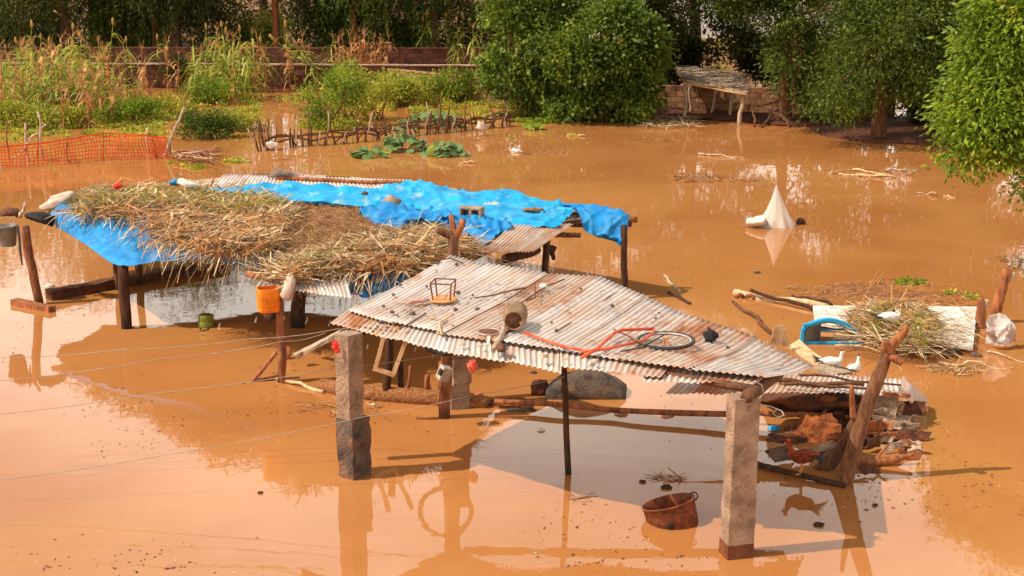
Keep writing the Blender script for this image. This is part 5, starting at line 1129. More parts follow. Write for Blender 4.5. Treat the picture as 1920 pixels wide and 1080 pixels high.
# low mud kerb and plank in the water under the left end
t = thing('mud_kerb', 'low brown mud kerb running through the water under the log shelter', 'kerb', W(250, 525))
m = MB(); a, b = W(92, 562), W(424, 499); m.beam((a.x, a.y, .02), (b.x, b.y, .02), .24, .30, 26, .015); m.build('kerb', M['mud_dark'], t)
m = MB(); a, b = W(27, 570), W(98, 585); m.beam((a.x, a.y, .04), (b.x, b.y, .04), .16, .12, 5, .012); tag(m.build('plank', M['bark_red'], None), 'short thick plank lying at the foot of the left log post', 'plank')
m = MB(); c = W(94, 541); m.blob((c.x, c.y, .04), (.09, .07, .06), .4, 9, 6, 3); tag(m.build('foam_lump', M['white_cloth'], None, smooth=True), 'small white foam lump beside the mud kerb', 'foam')
c = W(386, 612); t = thing('green_can', 'olive green can floating below the log shelter', 'can', c)
m = MB(); m.lathe([(.12, -.05), (.125, -.04), (.128, .10), (.124, .105), (.128, .11), (.13, .19), (.118, .205), (.001, .205)], c, 20, Matrix.Rotation(.06, 3, 'Y')); m.build('body', M['green_can'], t, smooth=True)
m = MB(); m.tube([c + V(-.06, -.12, .01), c + V(-.065, -.2, .012), c + V(-.03, -.3, .014), c + V(.02, -.32, .014), c + V(.07, -.24, .012), c + V(.075, -.13, .01)], .008, 6); m.build('handle', M['iron_dark'], t)

# ------------------------------------------------------------------ under the zinc roof
Yf = 20.6; t = thing('wooden_rack', 'pale wooden frame hanging upside down under the zinc roof', 'wooden frame', WY(725, 700, Yf))
for a, b in (((722, 620), (703, 694)), ((768, 622), (737, 702)), ((700, 690), (739, 703))):
    m = MB(); m.beam(WY(*a, Yf), WY(*b, Yf), .055, .055, 4, .003); m.build('rail', M['wood_pale'], t)
GS = 'stakes under the zinc roof'
for px, py, h, r, dx, lb in ((727, 750, 1.5, .065, .03, 'dark stake behind the hanging wooden frame'), (757, 748, .62, .05, -.05, 'short dark stake right of the hanging frame'), (766, 742, .45, .03, .03, 'thin slanting stake right of the hanging frame'), (795, 753, .40, .045, .05, 'short stump of a stake in the reed roll'), (826, 748, .55, .055, .02, 'stake touching the rough log post'), (531, 718, .52, .05, 0, 'short pale stake by the leaning triangular board'), (541, 672, .18, .045, 0, 'stub of a stake behind the jerrycan pole')):
    g = W(px, py); tag(log('stake', M['bark_dark' if 'dark' in lb else 'bark_red'], None, (g.x, g.y, -.2), (g.x + dx, g.y, h), r, r * .85, 5, .02, 8), lb, 'stake', GS)
m = MB(); pts = [W(603, 722, .06), W(650, 732, .07), W(720, 740, .07), W(780, 745, .07), W(850, 750, .06), W(915, 756, .05)]; m.tube(pts, [.10, .125, .125, .12, .12, .10], 12, .06); tag(m.build('reed_roll', M['basket'], None, smooth=True), 'rough brown reed roll lying in the water between the posts', 'reed roll')
m = MB(); m.beam(W(474, 715, .0), WY(518, 660, 22.6), .10, .04, 3, .005); m.beam(W(470, 716, .0), W(520, 706, .05), .06, .03); tag(m.build('leaning_board', M['bark_red'], None), 'narrow reddish board leaning on the jerrycan pole', 'board')
log('floating_pole', M['wood_pale'], None, W(515, 708, .03), W(606, 734, .03), .022, .03, 7, .03); tag(bpy.data.objects['floating_pole'], 'pale split pole floating left of the reed roll', 'pole')
c = WY(833, 700, 20.4); t = thing('metal_lantern', 'dented grey metal box tied to the rough log post', 'metal box', c)
m = MB(); m.box(c, (.16, .14, .2), .5, Matrix.Rotation(.4, 3, 'Y') @ Matrix.Rotation(.5, 3, 'Z')); m.build('body', M['rim'], t, bevel=.015)
m = MB(); m.box(c + V(-.02, -.06, .03), (.10, .06, .08), .5, Matrix.Rotation(.4, 3, 'Y') @ Matrix.Rotation(.5, 3, 'Z')); m.build('opening', M['iron_dark'], t)
def flower(lb, c, r, mt, name='red_rag', seed=1):
    m = MB(); m.blob(c, (r, r * .7, r * 1.1), .7, 14, 10, seed, 3); return tag(m.build(name, M[mt], None), lb, 'rag')
flower('bright red rag tied to the top of the left concrete post', WY(633, 648, PL.y - .16) + V(-.03, 0, 0), .045, 'red_cloth'); m = MB(); m.blob(WY(632, 657, PL.y - .16), (.036, .03, .036), .6, 10, 8, 9, 3); m.build('knot', M['red_cloth'], bpy.data.objects['red_rag'])
flower('orange-red rag hanging beside the crumbling pillar', WY(886, 686, 20.6), .07, 'coral', 'orange_rag', 4)
flower('coral plastic bag floating at the foot of the crumbling pillar', W(899, 748, .04), .08, 'coral', 'coral_bag', 7)
m = MB(); c = W(1095, 742); R_ = []
for i in range(13):
    row = []
    for j in range(9):
        u, v_ = i / 12 * 2 - 1, j / 8; a = PI * v_
        row.append(V(c.x + u * .58 + .08 * v_, c.y - .30 * math.cos(a) + .1, -.10 + .46 * math.sin(a) ** .7 * (1 - .55 * abs(u) ** 2.2) + .03 * noise.noise(V(i * .5, j * .5, 3))))
    R_.append(row)
m.grid(R_); tag(m.build('sunken_sheet', M['concrete_dark'], None, smooth=True, solid=.02), 'dark curved sheet half sunk behind the slim post', 'metal sheet')
m = MB(); c = W(1012, 738); m.blob((c.x, c.y, .06), (.14, .12, .14), .5, 10, 8, 5); tag(m.build('sunken_pot', M['mud_dark'], None, smooth=True), 'dark broken pot left of the half-sunk sheet', 'pot')
def mudpile(lb, px, py, rx, ry, h, mt='mud', seed=0, name='mud_heap'):
    c = W(px, py); m = MB(); m.blob((c.x, c.y, -.02), (rx, ry, h), .55, 22, 14, seed, 2.2); return tag(m.build(name, M[mt], None), lb, 'mud heap')
mudpile('low crumbled mud heap beside the long floating pole', 965, 758, .34, .22, .10, 'mud', 2)
mudpile('strip of black mud behind the low crumbled heap', 978, 770, .25, .10, .05, 'concrete_dark', 5)
lp = thing('long_pole', 'long thin pole lying across the water behind the right concrete post', 'pole', W(1250, 768))
log('pole', M['bark_red'], lp, W(928, 753, .10), W(1370, 776, .16), .036, .042, 11, .03); log('pole_end', M['bark_red'], lp, W(1360, 776, .16), W(1582, 776, .20), .042, .03, 8, .04)
c = V(ML.x + .02, ML.y - .16, 1.33); m = MB(); ring(m, c, .36, .035, 36, 8, Matrix.Rotation(PI / 2, 3, 'X') @ Matrix.Rotation(.1, 3, 'Z')); tag(m.build('old_tyre', M['tyre'], None, smooth=True), 'old tyre hanging under the roof, seen mirrored in the water', 'tyre')
# half-sunk rusty drum
c = W(1258, 985); Mt = Matrix.Rotation(-.24, 3, 'Y') @ Matrix.Rotation(-.14, 3, 'X'); t = thing('rusty_drum', 'rusty cut-open drum half sunk in the foreground water', 'drum', c)
m = MB(); m.lathe([(.26, -.22), (.29, -.21), (.30, .06), (.305, .15), (.318, .16), (.318, .175), (.295, .175), (.285, .06), (.27, -.12), (.01, -.12)], c + V(.02, .16, .05), 30, Mt, .008); m.build('body', M['iron'], t, smooth=True)
m = MB(); q = c + V(.02, .16, .05) + Mt @ V(.30, 0, .17); ring(m, q, .05, .009, 14, 6, Matrix.Rotation(PI / 2, 3, 'X')); m.build('ring_handle', M['iron_dark'], t, smooth=True)
m = MB(); m.blob(c + V(-.02, -.14, .05), (.05, .015, .05), .4, 8, 6, 2); m.build('patch', M['iron_dark'], t)

# ------------------------------------------------------------------ strings
def string(lb, pts, sag=.03):
    P_ = [WY(*p) for p in pts]; out = []
    for i in range(len(P_) - 1):
        for k in range(8):
            s_ = k / 8; out.append(P_[i].lerp(P_[i + 1], s_) - V(0, 0, sag * 4 * s_ * (1 - s_)))
    out.append(P_[-1]); m = MB(); m.tube(out, .0042, 5); return tag(m.build('clothes_line', M['rope'], None), lb, 'clothes line', 'strings stretched in from the left')
string('uppermost white string running to the corner of the zinc roof', [(-30, 671, 19.0), (230, 655, 19.1), (470, 635, 19.3), (640, 615, 19.0)])
string('second white string, tied near the eave board', [(-30, 717, 18.6), (300, 672, 18.9), (530, 640, 19.2), (610, 624, 19.3)])
string('third white string passing behind the left concrete post', [(-30, 780, 18.3), (300, 736, 18.7), (640, 690, 18.95), (880, 655, 19.3)], .02)
string('lowest white string passing before the left concrete post to the slim post', [(-30, 904, 17.6), (330, 850, 17.9), (690, 780, 18.2), (880, 742, 18.3), (1058, 706, 18.5)], .02)

# ------------------------------------------------------------------ collapsed roof and wreckage at the right
t = thing('collapsed_roof', 'collapsed zinc roof lying almost on the water behind the leaning trunk', 'roof', W(1560, 745))
corr(None, W(1246, 739, .62), W(1378, 740, .60), W(1392, 721, .70), W(1270, 717, .70), nv=8, rag=.04).build('roof_sheet', M['sheet_rust'], t, smooth=True, solid=.003)
corr(None, W(1372, 736, .64), W(1545, 737, .60), W(1560, 700, .66), W(1405, 698, .72), nv=8, rag=.04).build('roof_sheet', M['sheet_rust'], t, smooth=True, solid=.003)
corr(None, W(1538, 735, .62), W(1700, 742, .48), W(1690, 712, .54), W(1550, 700, .66), nv=8, rag=.06, phase=1).build('roof_sheet', M['sheet'], t, smooth=True, solid=.003)
m = drape([[(1690, 712, .54), (1712, 722, .46), (1728, 738, .28), (1740, 757, .04)], [(1685, 725, .54), (1705, 735, .46), (1722, 752, .25), (1735, 768, .02)], [(1680, 740, .54), (1698, 748, .44), (1714, 762, .22), (1728, 775, .0)]], 24, 12, amp=.08, fr=3, seed=4); m.uv = [(p[0], p[1]) for p in m.v]; m.build('bent_sheet', M['sheet_rust'], t, smooth=True, solid=.003)
for a, b, r in (((1455, 712, .72), (1620, 722, .68), .035), ((1470, 722, .70), (1640, 730, .65), .025), ((1500, 704, .75), (1690, 722, .60), .02)):
    log('roof_pole', M['bark'], t, W(*a), W(*b), r, r * .7, 7, .03)
m = MB(); m.beam(W(1655, 737, .54), W(1706, 742, .46), .06, .045, 4, .006); m.build('batten', M['bark_red'], t)
def slab(lb, name, pts, th, mt, cat='board', grp=None, amp=.02, seed=1, fr=2.5):
    rows = [[pts[0], pts[1]], [pts[3], pts[2]]]; m = drape(rows, 10, 8, amp=amp, fr=fr, seed=seed, edge=.05); return tag(m.build(name, M[mt], None, smooth=False, solid=th), lb, cat, grp)
GP = 'boards by the collapsed roof'
slab('pale broken board standing up at the corner of the zinc roof', 'broken_board', [(1444, 646, .70), (1480, 650, .68), (1468, 610, 1.0), (1450, 612, 1.02)], .03, 'wood_pale', 'board', GP)
slab('long pale plank sloping from the roof corner to the ducks', 'plank', [(1478, 652, .62), (1496, 640, .66), (1580, 705, .45), (1556, 712, .45)], .03, 'wood_pale', 'board', GP, .01)
slab('short dirty plank beside the sloping one', 'plank', [(1520, 690, .64), (1560, 676, .5), (1598, 702, .5), (1560, 706, .55)], .03, 'wood_grey', 'board', GP, .01)
scr = [('curved zinc scrap under the collapsed roof right of the trunk', [(1640, 742, .5), (1690, 752, .4), (1688, 778, .2), (1640, 770, .3)], 'sheet_rust'), ('flat grey scrap below the collapsed roof', [(1630, 775, .3), (1705, 790, .12), (1690, 808, .08), (1640, 795, .15)], 'wood_grey'),
       ('broken clay shard leaning on the trunk', [(1625, 790, .3), (1655, 785, .28), (1652, 810, .1), (1622, 815, .12)], 'mud'), ('rounded brown shard right of the trunk', [(1625, 825, .2), (1650, 815, .2), (1648, 838, .03), (1622, 842, .05)], 'mud_dark'),
       ('pale bent sheet lying before the orange mud heap', [(1508, 842, .12), (1560, 825, .2), (1572, 835, .1), (1530, 856, .02)], 'concrete'), ('dark folded sheet behind the reddish hen', [(1430, 845, .12), (1480, 832, .18), (1490, 862, .02), (1450, 868, .0)], 'concrete_dark'),
       ('brown board fragment left of the orange mud heap', [(1468, 800, .1), (1500, 792, .12), (1496, 812, .03), (1470, 815, .02)], 'bark'), ('greyish tile fragment below the right branch', [(1610, 880, .05), (1640, 870, .1), (1650, 888, .0), (1622, 892, .0)], 'mud_dark'),
       ('pale scrap of sheet between the trunk and the mud', [(1600, 765, .35), (1640, 755, .4), (1632, 775, .2), (1605, 785, .2)], 'sheet_rust'), ('muddy board poking from the right heap', [(1650, 838, .1), (1690, 825, .15), (1700, 835, .06), (1660, 848, .03)], 'wood_grey')]
for i, (lb, p, mt) in enumerate(scr):
    sl_ = slab(lb, 'scrap_sheet', p, .012, mt if not mt.startswith('sheet') else 'concrete', 'scrap', 'scrap round the leaning trunk', .06, i * 3.3)
mound([(1415, 752), (1450, 724), (1560, 716), (1650, 722), (1690, 742), (1670, 775), (1600, 780), (1500, 775)], .0, .42, 'shade_bank', M['mud_dark'], None, 6, .12); tag(bpy.data.objects['shade_bank'], 'dark rubble bank added to deepen the shade under the collapsed roof', 'rubble')  # dark mound added so the space under the roof looks deeply shaded
for k in range(30):
    x, y = rnd(1585, 1715), rnd(752, 846); z = max(.02, .42 - (y - 745) * .0042 - abs(x - 1640) * .001); dx, dy = rnd(14, 34), rnd(8, 20)
    slab('brown scrap of sheet in the heap under the collapsed roof', 'scrap_sheet', [(x - dx, y + rnd(-4, 6), z + rnd(-.05, .05)), (x + dx, y + rnd(-4, 6), z + rnd(-.08, .03)), (x + dx * .8, y + dy, max(0, z - .12 + rnd(-.05, .05))), (x - dx * .9, y + dy, max(0, z - .12))], .012, random.choice(['bark', 'mud_dark', 'concrete', 'wood_grey', 'bark_red', 'concrete_dark', 'mud']), 'scrap', 'brown scraps heaped under the collapsed roof', .07, k * 1.7)
mudpile('bright orange mud heap under the collapsed roof', 1535, 818, .36, .26, .30, 'mud', 11)
mudpile('orange mud heap at the right end of the wreckage', 1690, 812, .30, .2, .16, 'mud', 14)
mudpile('dark mud under the middle of the collapsed roof', 1600, 800, .7, .5, .22, 'mud_dark', 17)
mudpile('small mud lump at the right water line', 1700, 838, .18, .12, .09, 'mud', 19)
mudpile('wet mud rim left of the orange heap', 1480, 822, .3, .22, .07, 'mud_dark', 23)
# leaning dead trunk
g0 = W(1580, 905); t = thing('dead_tree', 'dead reddish trunk leaning to the right out of the water', 'tree trunk', g0)
YT = g0.y
def tk(name, pts, rad, par=t, mt='bark_red', n=12, jit=.06):
    P_ = spline([WY(*p) for p in pts], 4 * (len(pts) - 1)); k = len(P_) - 1; rr = [np.interp(i / k * (len(rad) - 1), range(len(rad)), rad) for i in range(k + 1)]
    m = MB(); m.tube(P_, rr, n, jit); return m.build(name, M[mt], par, smooth=True)
tk('trunk', [(1572, 950, YT), (1582, 905, YT), (1600, 845, YT + .05), (1622, 770, YT + .1), (1648, 705, YT + .12), (1666, 655, YT + .15)], [.125, .112, .10, .095, .085, .07], mt='bark_mid')
tk('branch', [(1664, 660, YT + .15), (1676, 643, YT + .15), (1690, 628, YT + .15), (1702, 612, YT + .15)], [.085, .06, .055, .04])
tk('branch', [(1660, 668, YT + .15), (1676, 670, YT + .1), (1692, 681, YT + .05)], [.07, .055, .045])
tk('knot', [(1664, 662, YT + .15), (1660, 648, YT + .1), (1662, 640, YT + .08)], [.07, .055, .04])
tk('branch', [(1522, 895, YT + .5), (1548, 875, YT + .5), (1580, 840, YT + .4), (1604, 795, YT + .2), (1616, 765, YT + .12)], [.10, .10, .095, .085, .06], mt='bark')
tk('branch', [(1601, 785, YT + .1), (1598, 755, YT + .1), (1597, 722, YT + .1)], [.045, .04, .025])
t2 = thing('dead_branch', 'dead branch lying to the right from the foot of the leaning trunk', 'branch', W(1655, 865))
tk('branch', [(1600, 868, YT + .6), (1640, 866, YT + .6), (1675, 862, YT + .62), (1712, 852, YT + .65)], [.055, .055, .05, .025], t2); tk('twig', [(1642, 862, YT + .6), (1655, 845, YT + .65), (1668, 832, YT + .7)], [.025, .02, .01], t2); tk('twig', [(1560, 905, YT + .2), (1600, 880, YT + .5), (1610, 870, YT + .55)], [.03, .03, .03], t2)
t2 = thing('perch_branch', 'dark branch on the water on which the reddish hen stands', 'branch', W(1490, 888))
P_ = [W(1413, 868, .03), W(1440, 876, .04), W(1480, 886, .05), (W(1530, 898, .04)), W(1585, 912, .02)]; m = MB(); m.tube(spline(P_, 16), [.035 + .015 * abs(noise.noise(V(k * .9, 0, 0))) for k in range(17)], 9, .12); m.build('branch', M['bark_dark'], t2, smooth=True)

# ------------------------------------------------------------------ birds
def bird(name, label, loc, yaw, sc, body, prof, mats, leg_h, wing=None, comb=False, group=None, tailf=None, sit=False):
    t = thing(name, label, name, loc, group); t.rotation_euler = (0, 0, yaw); t.scale = (sc, sc, sc)
    def B_(mb, nm, mt, par=None, smooth=True):
        me = bpy.data.meshes.new(nm); o = bpy.data.objects.new(nm, me); COL.objects.link(o); o.parent = par or t; me.from_pydata([tuple(v) for v in mb.v], [], mb.f); me.validate(); me.materials.append(M[mt])
        if smooth: me.polygons.foreach_set('use_smooth', [True] * len(me.polygons))
        return o
    pts = [V(p[0], 0, p[1]) for p in prof]; rad = [(p[2], p[3]) for p in prof]; P_ = spline(pts, 4 * (len(pts) - 1)); k = len(P_) - 1
    ra = [np.interp(i / k * (len(rad) - 1), range(len(rad)), [r[0] for r in rad]) for i in range(k + 1)]; rb = [np.interp(i / k * (len(rad) - 1), range(len(rad)), [r[1] for r in rad]) for i in range(k + 1)]
    m = MB(); m.tube(P_, list(zip(ra, rb)), 14); B_(m, 'body', mats['body'])
    hx, hz = prof[-1][0], prof[-1][1]
    m = MB(); m.tube([V(hx - .01, 0, hz), V(hx + mats['beak'] * .5, 0, hz - .008), V(hx + mats['beak'], 0, hz - .016)], [(.02, .016), (.017, .010), (.007, .004)], 8); B_(m, 'beak', mats['bk'])
    for s_ in (-1, 1):
        m = MB(); m.blob(V(-.02, s_ * mats['wy'], mats['wz']), (.15, .022, .062), .15, 12, 8, 2 + s_); B_(m, 'wing', mats['wing'])
        m = MB(); m.blob(V(hx - .022, s_ * .024, hz + .012), (.006, .005, .006), 0, 6, 5); B_(m, 'eye', 'black_rubber')
        if not sit:
            m = MB(); m.tube([V(.0, s_ * .045, leg_h + .02), V(-.01, s_ * .045, leg_h * .5), V(.0, s_ * .045, .012)], [.014, .010, .009], 6)
            for a in (-.5, 0, .5): m.tube([V(0, s_ * .045, .012), V(.06 * math.cos(a), s_ * .045 + .06 * math.sin(a), .005)], [.008, .005], 5)
            B_(m, 'leg', mats['leg'])
    if tailf:
        m = MB()
        for k_ in range(7):
            a = (k_ - 3) * .16; m.tube([V(prof[1][0] + .03, a * .10, prof[1][1]), V(prof[0][0] - .03, a * .35, prof[0][1] + tailf * .6), V(prof[0][0] - .09, a * .6, prof[0][1] + tailf)], [(.02, .008), (.022, .006), (.008, .003)], 6)
        B_(m, 'tail', mats['tail'])
    if mats.get('cap'):
        m = MB(); m.blob(V(hx - .035, 0, hz + .020), (.034, .024, .016), .1, 10, 7, 1); B_(m, 'crown_patch', mats['cap'])
    if comb:
        m = MB(); m.blob(V(hx - .03, 0, hz + .035), (.03, .007, .018), .3, 10, 7, 1); m2 = B_(m, 'comb', 'red_cloth')
        m = MB(); m.blob(V(hx + .0, 0, hz - .04), (.01, .008, .018), .2, 8, 6, 1); B_(m, 'wattle', 'red_cloth')
    return t
M['duck_white'] = mat('duck_feathers', '#c9c0b4', '#e6e0d6', 14, .9, .5, 50, c3='#8f8578', s3=7, p3=(.6, .72))
DUCK = [(-.27, .20, .010, .006), (-.21, .185, .045, .03), (-.10, .175, .085, .075), (.03, .17, .095, .09), (.12, .19, .075, .075), (.165, .25, .042, .042), (.175, .32, .030, .030), (.19, .365, .034, .034), (.225, .372, .028, .026)]
DM = dict(body='duck_white', beak=.07, bk='rust_disc', wy=.088, wz=.185, wing='duck_white', leg='orange_plastic', tail='black_rubber', cap='black_rubber')
g = W(1559, 694, .50); bird('duck', 'white duck with black crown, the left of the two on the planks', (g.x, g.y, g.z), -.1, .74, None, DUCK, DM, .10, tailf=.02, group='white ducks')
g = W(1601, 704, .52); bird('duck', 'smaller white duck facing right on the collapsed roof', (g.x, g.y, g.z), .9, .66, None, DUCK, DM, .10, tailf=.02, group='white ducks')
DREST = [(-.27, .14, .010, .006), (-.21, .135, .05, .03), (-.10, .12, .095, .08), (.03, .115, .105, .095), (.11, .13, .085, .08), (.13, .17, .045, .045), (.10, .205, .034, .032), (.075, .215, .034, .03)]
g = W(1670, 606, .36); bird('duck', 'white duck resting on the straw nest', (g.x, g.y, g.z), .15, .9, None, DREST, dict(DM, wz=.13, beak=-.06), .02, tailf=.02, group='white ducks', sit=True)
HEN = [(-.22, .30, .012, .02), (-.17, .28, .035, .05), (-.08, .245, .075, .075), (.03, .225, .088, .09), (.11, .25, .062, .07), (.145, .31, .038, .042), (.165, .365, .028, .03), (.185, .395, .027, .028), (.205, .398, .022, .022)]
HM = dict(body='hen_red', beak=.028, bk='rust_disc', wy=.078, wz=.245, wing='hen_dark', leg='rust_disc', tail='black_rubber')
M['hen_red'] = mat('hen_red_feathers', '#6e2a12', '#a8481f', 22, .8, .6, 60, c3='#3a180c', s3=9); M['hen_dark'] = mat('hen_dark_feathers', '#4a1c0d', '#83381a', 22, .8, .6, 60)
M['hen_shade'] = mat('hen_shaded_feathers', '#5a3018', '#8c5228', 22, .8, .6, 60, c3='#2c170c', s3=9)  # shade under the roof put into this hen's feather colour
g = W(1502, 889, .07); hh = bird('hen', 'reddish brown hen standing on the dark branch', (g.x, g.y, g.z), 2.75, .98, None, HEN, HM, .16, comb=True, tailf=-.03, group='hens')
g = W(1548, 772, .22); bird('hen', 'brown speckled hen in the shade under the collapsed roof', (g.x, g.y, g.z), 3.0, .85, None, HEN, dict(HM, body='hen_shade', wing='hen_shade'), .16, comb=True, tailf=.03, group='hens')

# ------------------------------------------------------------------ drifting nest of straw, boards and logs
t = thing('board_raft', 'white painted panel of boards floating under the straw nest', 'panel', W(1680, 615))
q = [W(1524, 572, .12), W(1832, 574, .14), W(1824, 653, .10), W(1528, 605, .10)]
for k in range(4):
    a, b = k / 4 + .006, (k + 1) / 4 - .006; m = MB(); dz = rnd(-.01, .01)
    P_ = [[q[0].lerp(q[3], a).lerp(q[1].lerp(q[2], a), i / 6) + V(0, 0, dz) for i in range(7)], [q[0].lerp(q[3], b).lerp(q[1].lerp(q[2], b), i / 6) + V(0, 0, dz) for i in range(7)]]
    m.grid(P_); m.build('plank', M['white_paint'], t, solid=.05)
HN = [(1592, 606), (1590, 582), (1620, 566), (1680, 562), (1730, 568), (1755, 588), (1770, 610), (1755, 635), (1730, 650), (1690, 644), (1640, 630)]
t = thing('straw_nest', 'tangled nest of pale stalks on the floating white panel', 'straw nest', W(1670, 620))
mound(HN, .14, .12, 'matted_straw', M['straw_base'], t)['kind'] = 'stuff'
v, f = join_np([strands(HN, 950, .16, .13, (.2, .65), (.007, .022), -.5, .8, .08), strands([(1560, 605), (1830, 600), (1800, 640), (1730, 660), (1620, 650)], 330, .2, .1, (.4, 1.0), (.008, .02), -.4, .5, .06)])
np_mesh('dry_stalks', v, f, M['straw'], t)['kind'] = 'stuff'
v, f = strands(HN, 240, .2, .15, (.15, .4), (.015, .04), -.3, 1.2, .08); np_mesh('dry_leaves', v, f, M['dry_leaf'], t)['kind'] = 'stuff'
v, f = strands(HN, 260, .24, .22, (.08, .22), (.01, .03), 0, 2, .08); np_mesh('green_stems', v, f, M['straw_green'], t)['kind'] = 'stuff'
for k, pts in enumerate([[(1594, 610, .3), (1612, 575, .55), (1632, 535, .85), (1650, 502, 1.1)], [(1630, 540, .82), (1645, 525, .95), (1665, 505, 1.1)], [(1688, 565, .35), (1705, 535, .6), (1722, 512, .85), (1752, 502, .95)], [(1672, 570, .35), (1672, 535, .6)], [(1715, 590, .3), (1760, 560, .5), (1785, 560, .5), (1822, 600, .25)]]):
    m = MB(); m.tube([W(*p) for p in pts], [.014 - .002 * i for i in range(len(pts))], 6); m.build('tall_stalk', M['dry_leaf'], t)
# floating mat of rotted plants behind
fm_ = [(1430, 555), (1480, 535), (1560, 527), (1660, 522), (1780, 532), (1840, 552), (1836, 572), (1740, 575), (1600, 570), (1500, 572)]
o = mound(fm_, .015, .02, 'floating_mat', M['silt'], None, 5, .02); tag(o, 'flat brown mat of rotted plants floating behind the straw nest', 'floating mat', kind='stuff')
v, f = strands(fm_, 700, .03, .02, (.05, .22), (.006, .02), 0, .8, .02, 2); tag(np_mesh('plant_debris', v, f, M['straw_brown']), 'short rotten stems strewn over the floating mat', 'plant debris', kind='stuff')
GL = 'driftwood'
for lb, a, b, r0, r1, mt in (('thick pale log floating left of the straw nest', (1378, 548, .05), (1555, 578, .03), .085, .06, 'wood_pale'), ('dark crooked stick lying on the pale log', (1408, 545, .16), (1552, 585, .08), .03, .04, 'bark_dark'), ('dark stick reaching from the pale log to the nest', (1485, 556, .12), (1560, 572, .10), .035, .03, 'bark_dark'), ('dark plank below the tip of the pale log', (1380, 554, .03), (1412, 560, .02), .04, .03, 'bark_red'),
    ('thin crooked branch drifting toward the zinc roof', (1374, 565, .02), (1448, 628, .02), .03, .035, 'bark'), ('small stick floating beyond the roof edge, the upper of two', (1246, 517, .02), (1275, 548, .02), .03, .02, 'wood_grey'), ('dark floating stick beyond the roof edge, the lower of two', (1254, 548, .02), (1294, 569, .02), .035, .03, 'bark_dark'),
    ('pale driftwood stick, longest of the raft before the broad tree', (1572, 326, .03), (1680, 332, .03), .035, .03, 'wood_pale'), ('pale driftwood at the left of the raft before the broad tree', (1600, 318, .03), (1660, 326, .03), .03, .02, 'wood_pale'), ('driftwood at the right of the raft before the broad tree', (1660, 320, .03), (1720, 318, .03), .035, .02, 'wood_grey'), ('short light stick floating below the raft', (1722, 362, .02), (1756, 366, .02), .025, .02, 'wood_grey'), ('tiny light stick beside the bright tree', (1770, 368, .02), (1790, 370, .02), .025, .02, 'wood_pale'),
    ('grey bent branch floating left of the raft', (1310, 288, .03), (1385, 296, .03), .03, .02, 'wood_grey'), ('pale stick floating by the squash clump', (864, 305, .02), (890, 305, .02), .02, .02, 'wood_pale'), ('pale stick floating before the green bank', (1062, 253, .02), (1098, 255, .02), .03, .02, 'wood_pale'), ('long stick lying in the water at the lower right edge of the nest', (1760, 680, .02), (1900, 690, .02), .02, .012, 'wood_pale'), ('thin stick beyond the nest at the right edge', (1850, 660, .02), (1925, 680, .02), .018, .012, 'straw')):
    tag(log('driftwood', M[mt], None, W(*a), W(*b), r0, r1, 8, .05, 8), lb, 'driftwood', GL)
# split stump and crumpled sheet right of the nest
g = W(1868, 605); t = thing('split_stump', 'weathered forked stump right of the straw nest', 'stump', g)
tk('trunk', [(1858, 640, g.y), (1866, 590, g.y), (1876, 550, g.y), (1886, 515, g.y), (1886, 503, g.y)], [.12, .10, .09, .085, .06], t); tk('branch', [(1884, 530, g.y), (1896, 520, g.y), (1903, 512, g.y)], [.05, .045, .035], t, 'wood_grey')
tk('trunk', [(1828, 655, g.y - .3), (1836, 615, g.y - .3), (1840, 580, g.y - .3), (1838, 558, g.y - .3)], [.13, .10, .08, .045], t); tk('branch', [(1840, 590, g.y - .3), (1848, 572, g.y - .3), (1852, 562, g.y - .3)], [.05, .045, .04], t, 'wood_grey')
m = drape([[(1852, 592, .55), (1880, 590, .52), (1898, 605, .42)], [(1850, 615, .35), (1880, 612, .38), (1904, 622, .28)], [(1848, 645, .05), (1880, 648, .08), (1906, 642, .04)]], 22, 22, amp=.10, fr=3, seed=3, ridge=.6); m.uv = [(p[0], p[2]) for p in m.v]; tag(m.build('crumpled_sheet', M['sheet'], None, smooth=False, solid=.003), 'crumpled grey metal sheet wrapped round the forked stump', 'metal sheet')
m = MB(); c = W(1782, 665); m.tube([c + V(-.15, 0, -.02), c + V(-.05, 0, .03), c + V(.1, .02, .02), c + V(.2, 0, .0)], [.04, .07, .06, .02], 8, .2); tag(m.build('wood_knot', M['bark_dark'], None, smooth=True), 'dark knot of wood below the corner of the white panel', 'wood chunk')
log('short_stub', M['bark_dark'], None, W(1772, 672, 0), W(1780, 650, .16), .03, .025, 4, .01); tag(bpy.data.objects['short_stub'], 'short dark stub standing beside the knot of wood', 'stick')
m = MB(); c = W(1830, 668); m.blob((c.x, c.y, .01), (.1, .07, .05), .3, 9, 6, 8); tag(m.build('round_stone', M['stone'], None, smooth=True), 'round grey stone at the water line by the panel', 'stone')
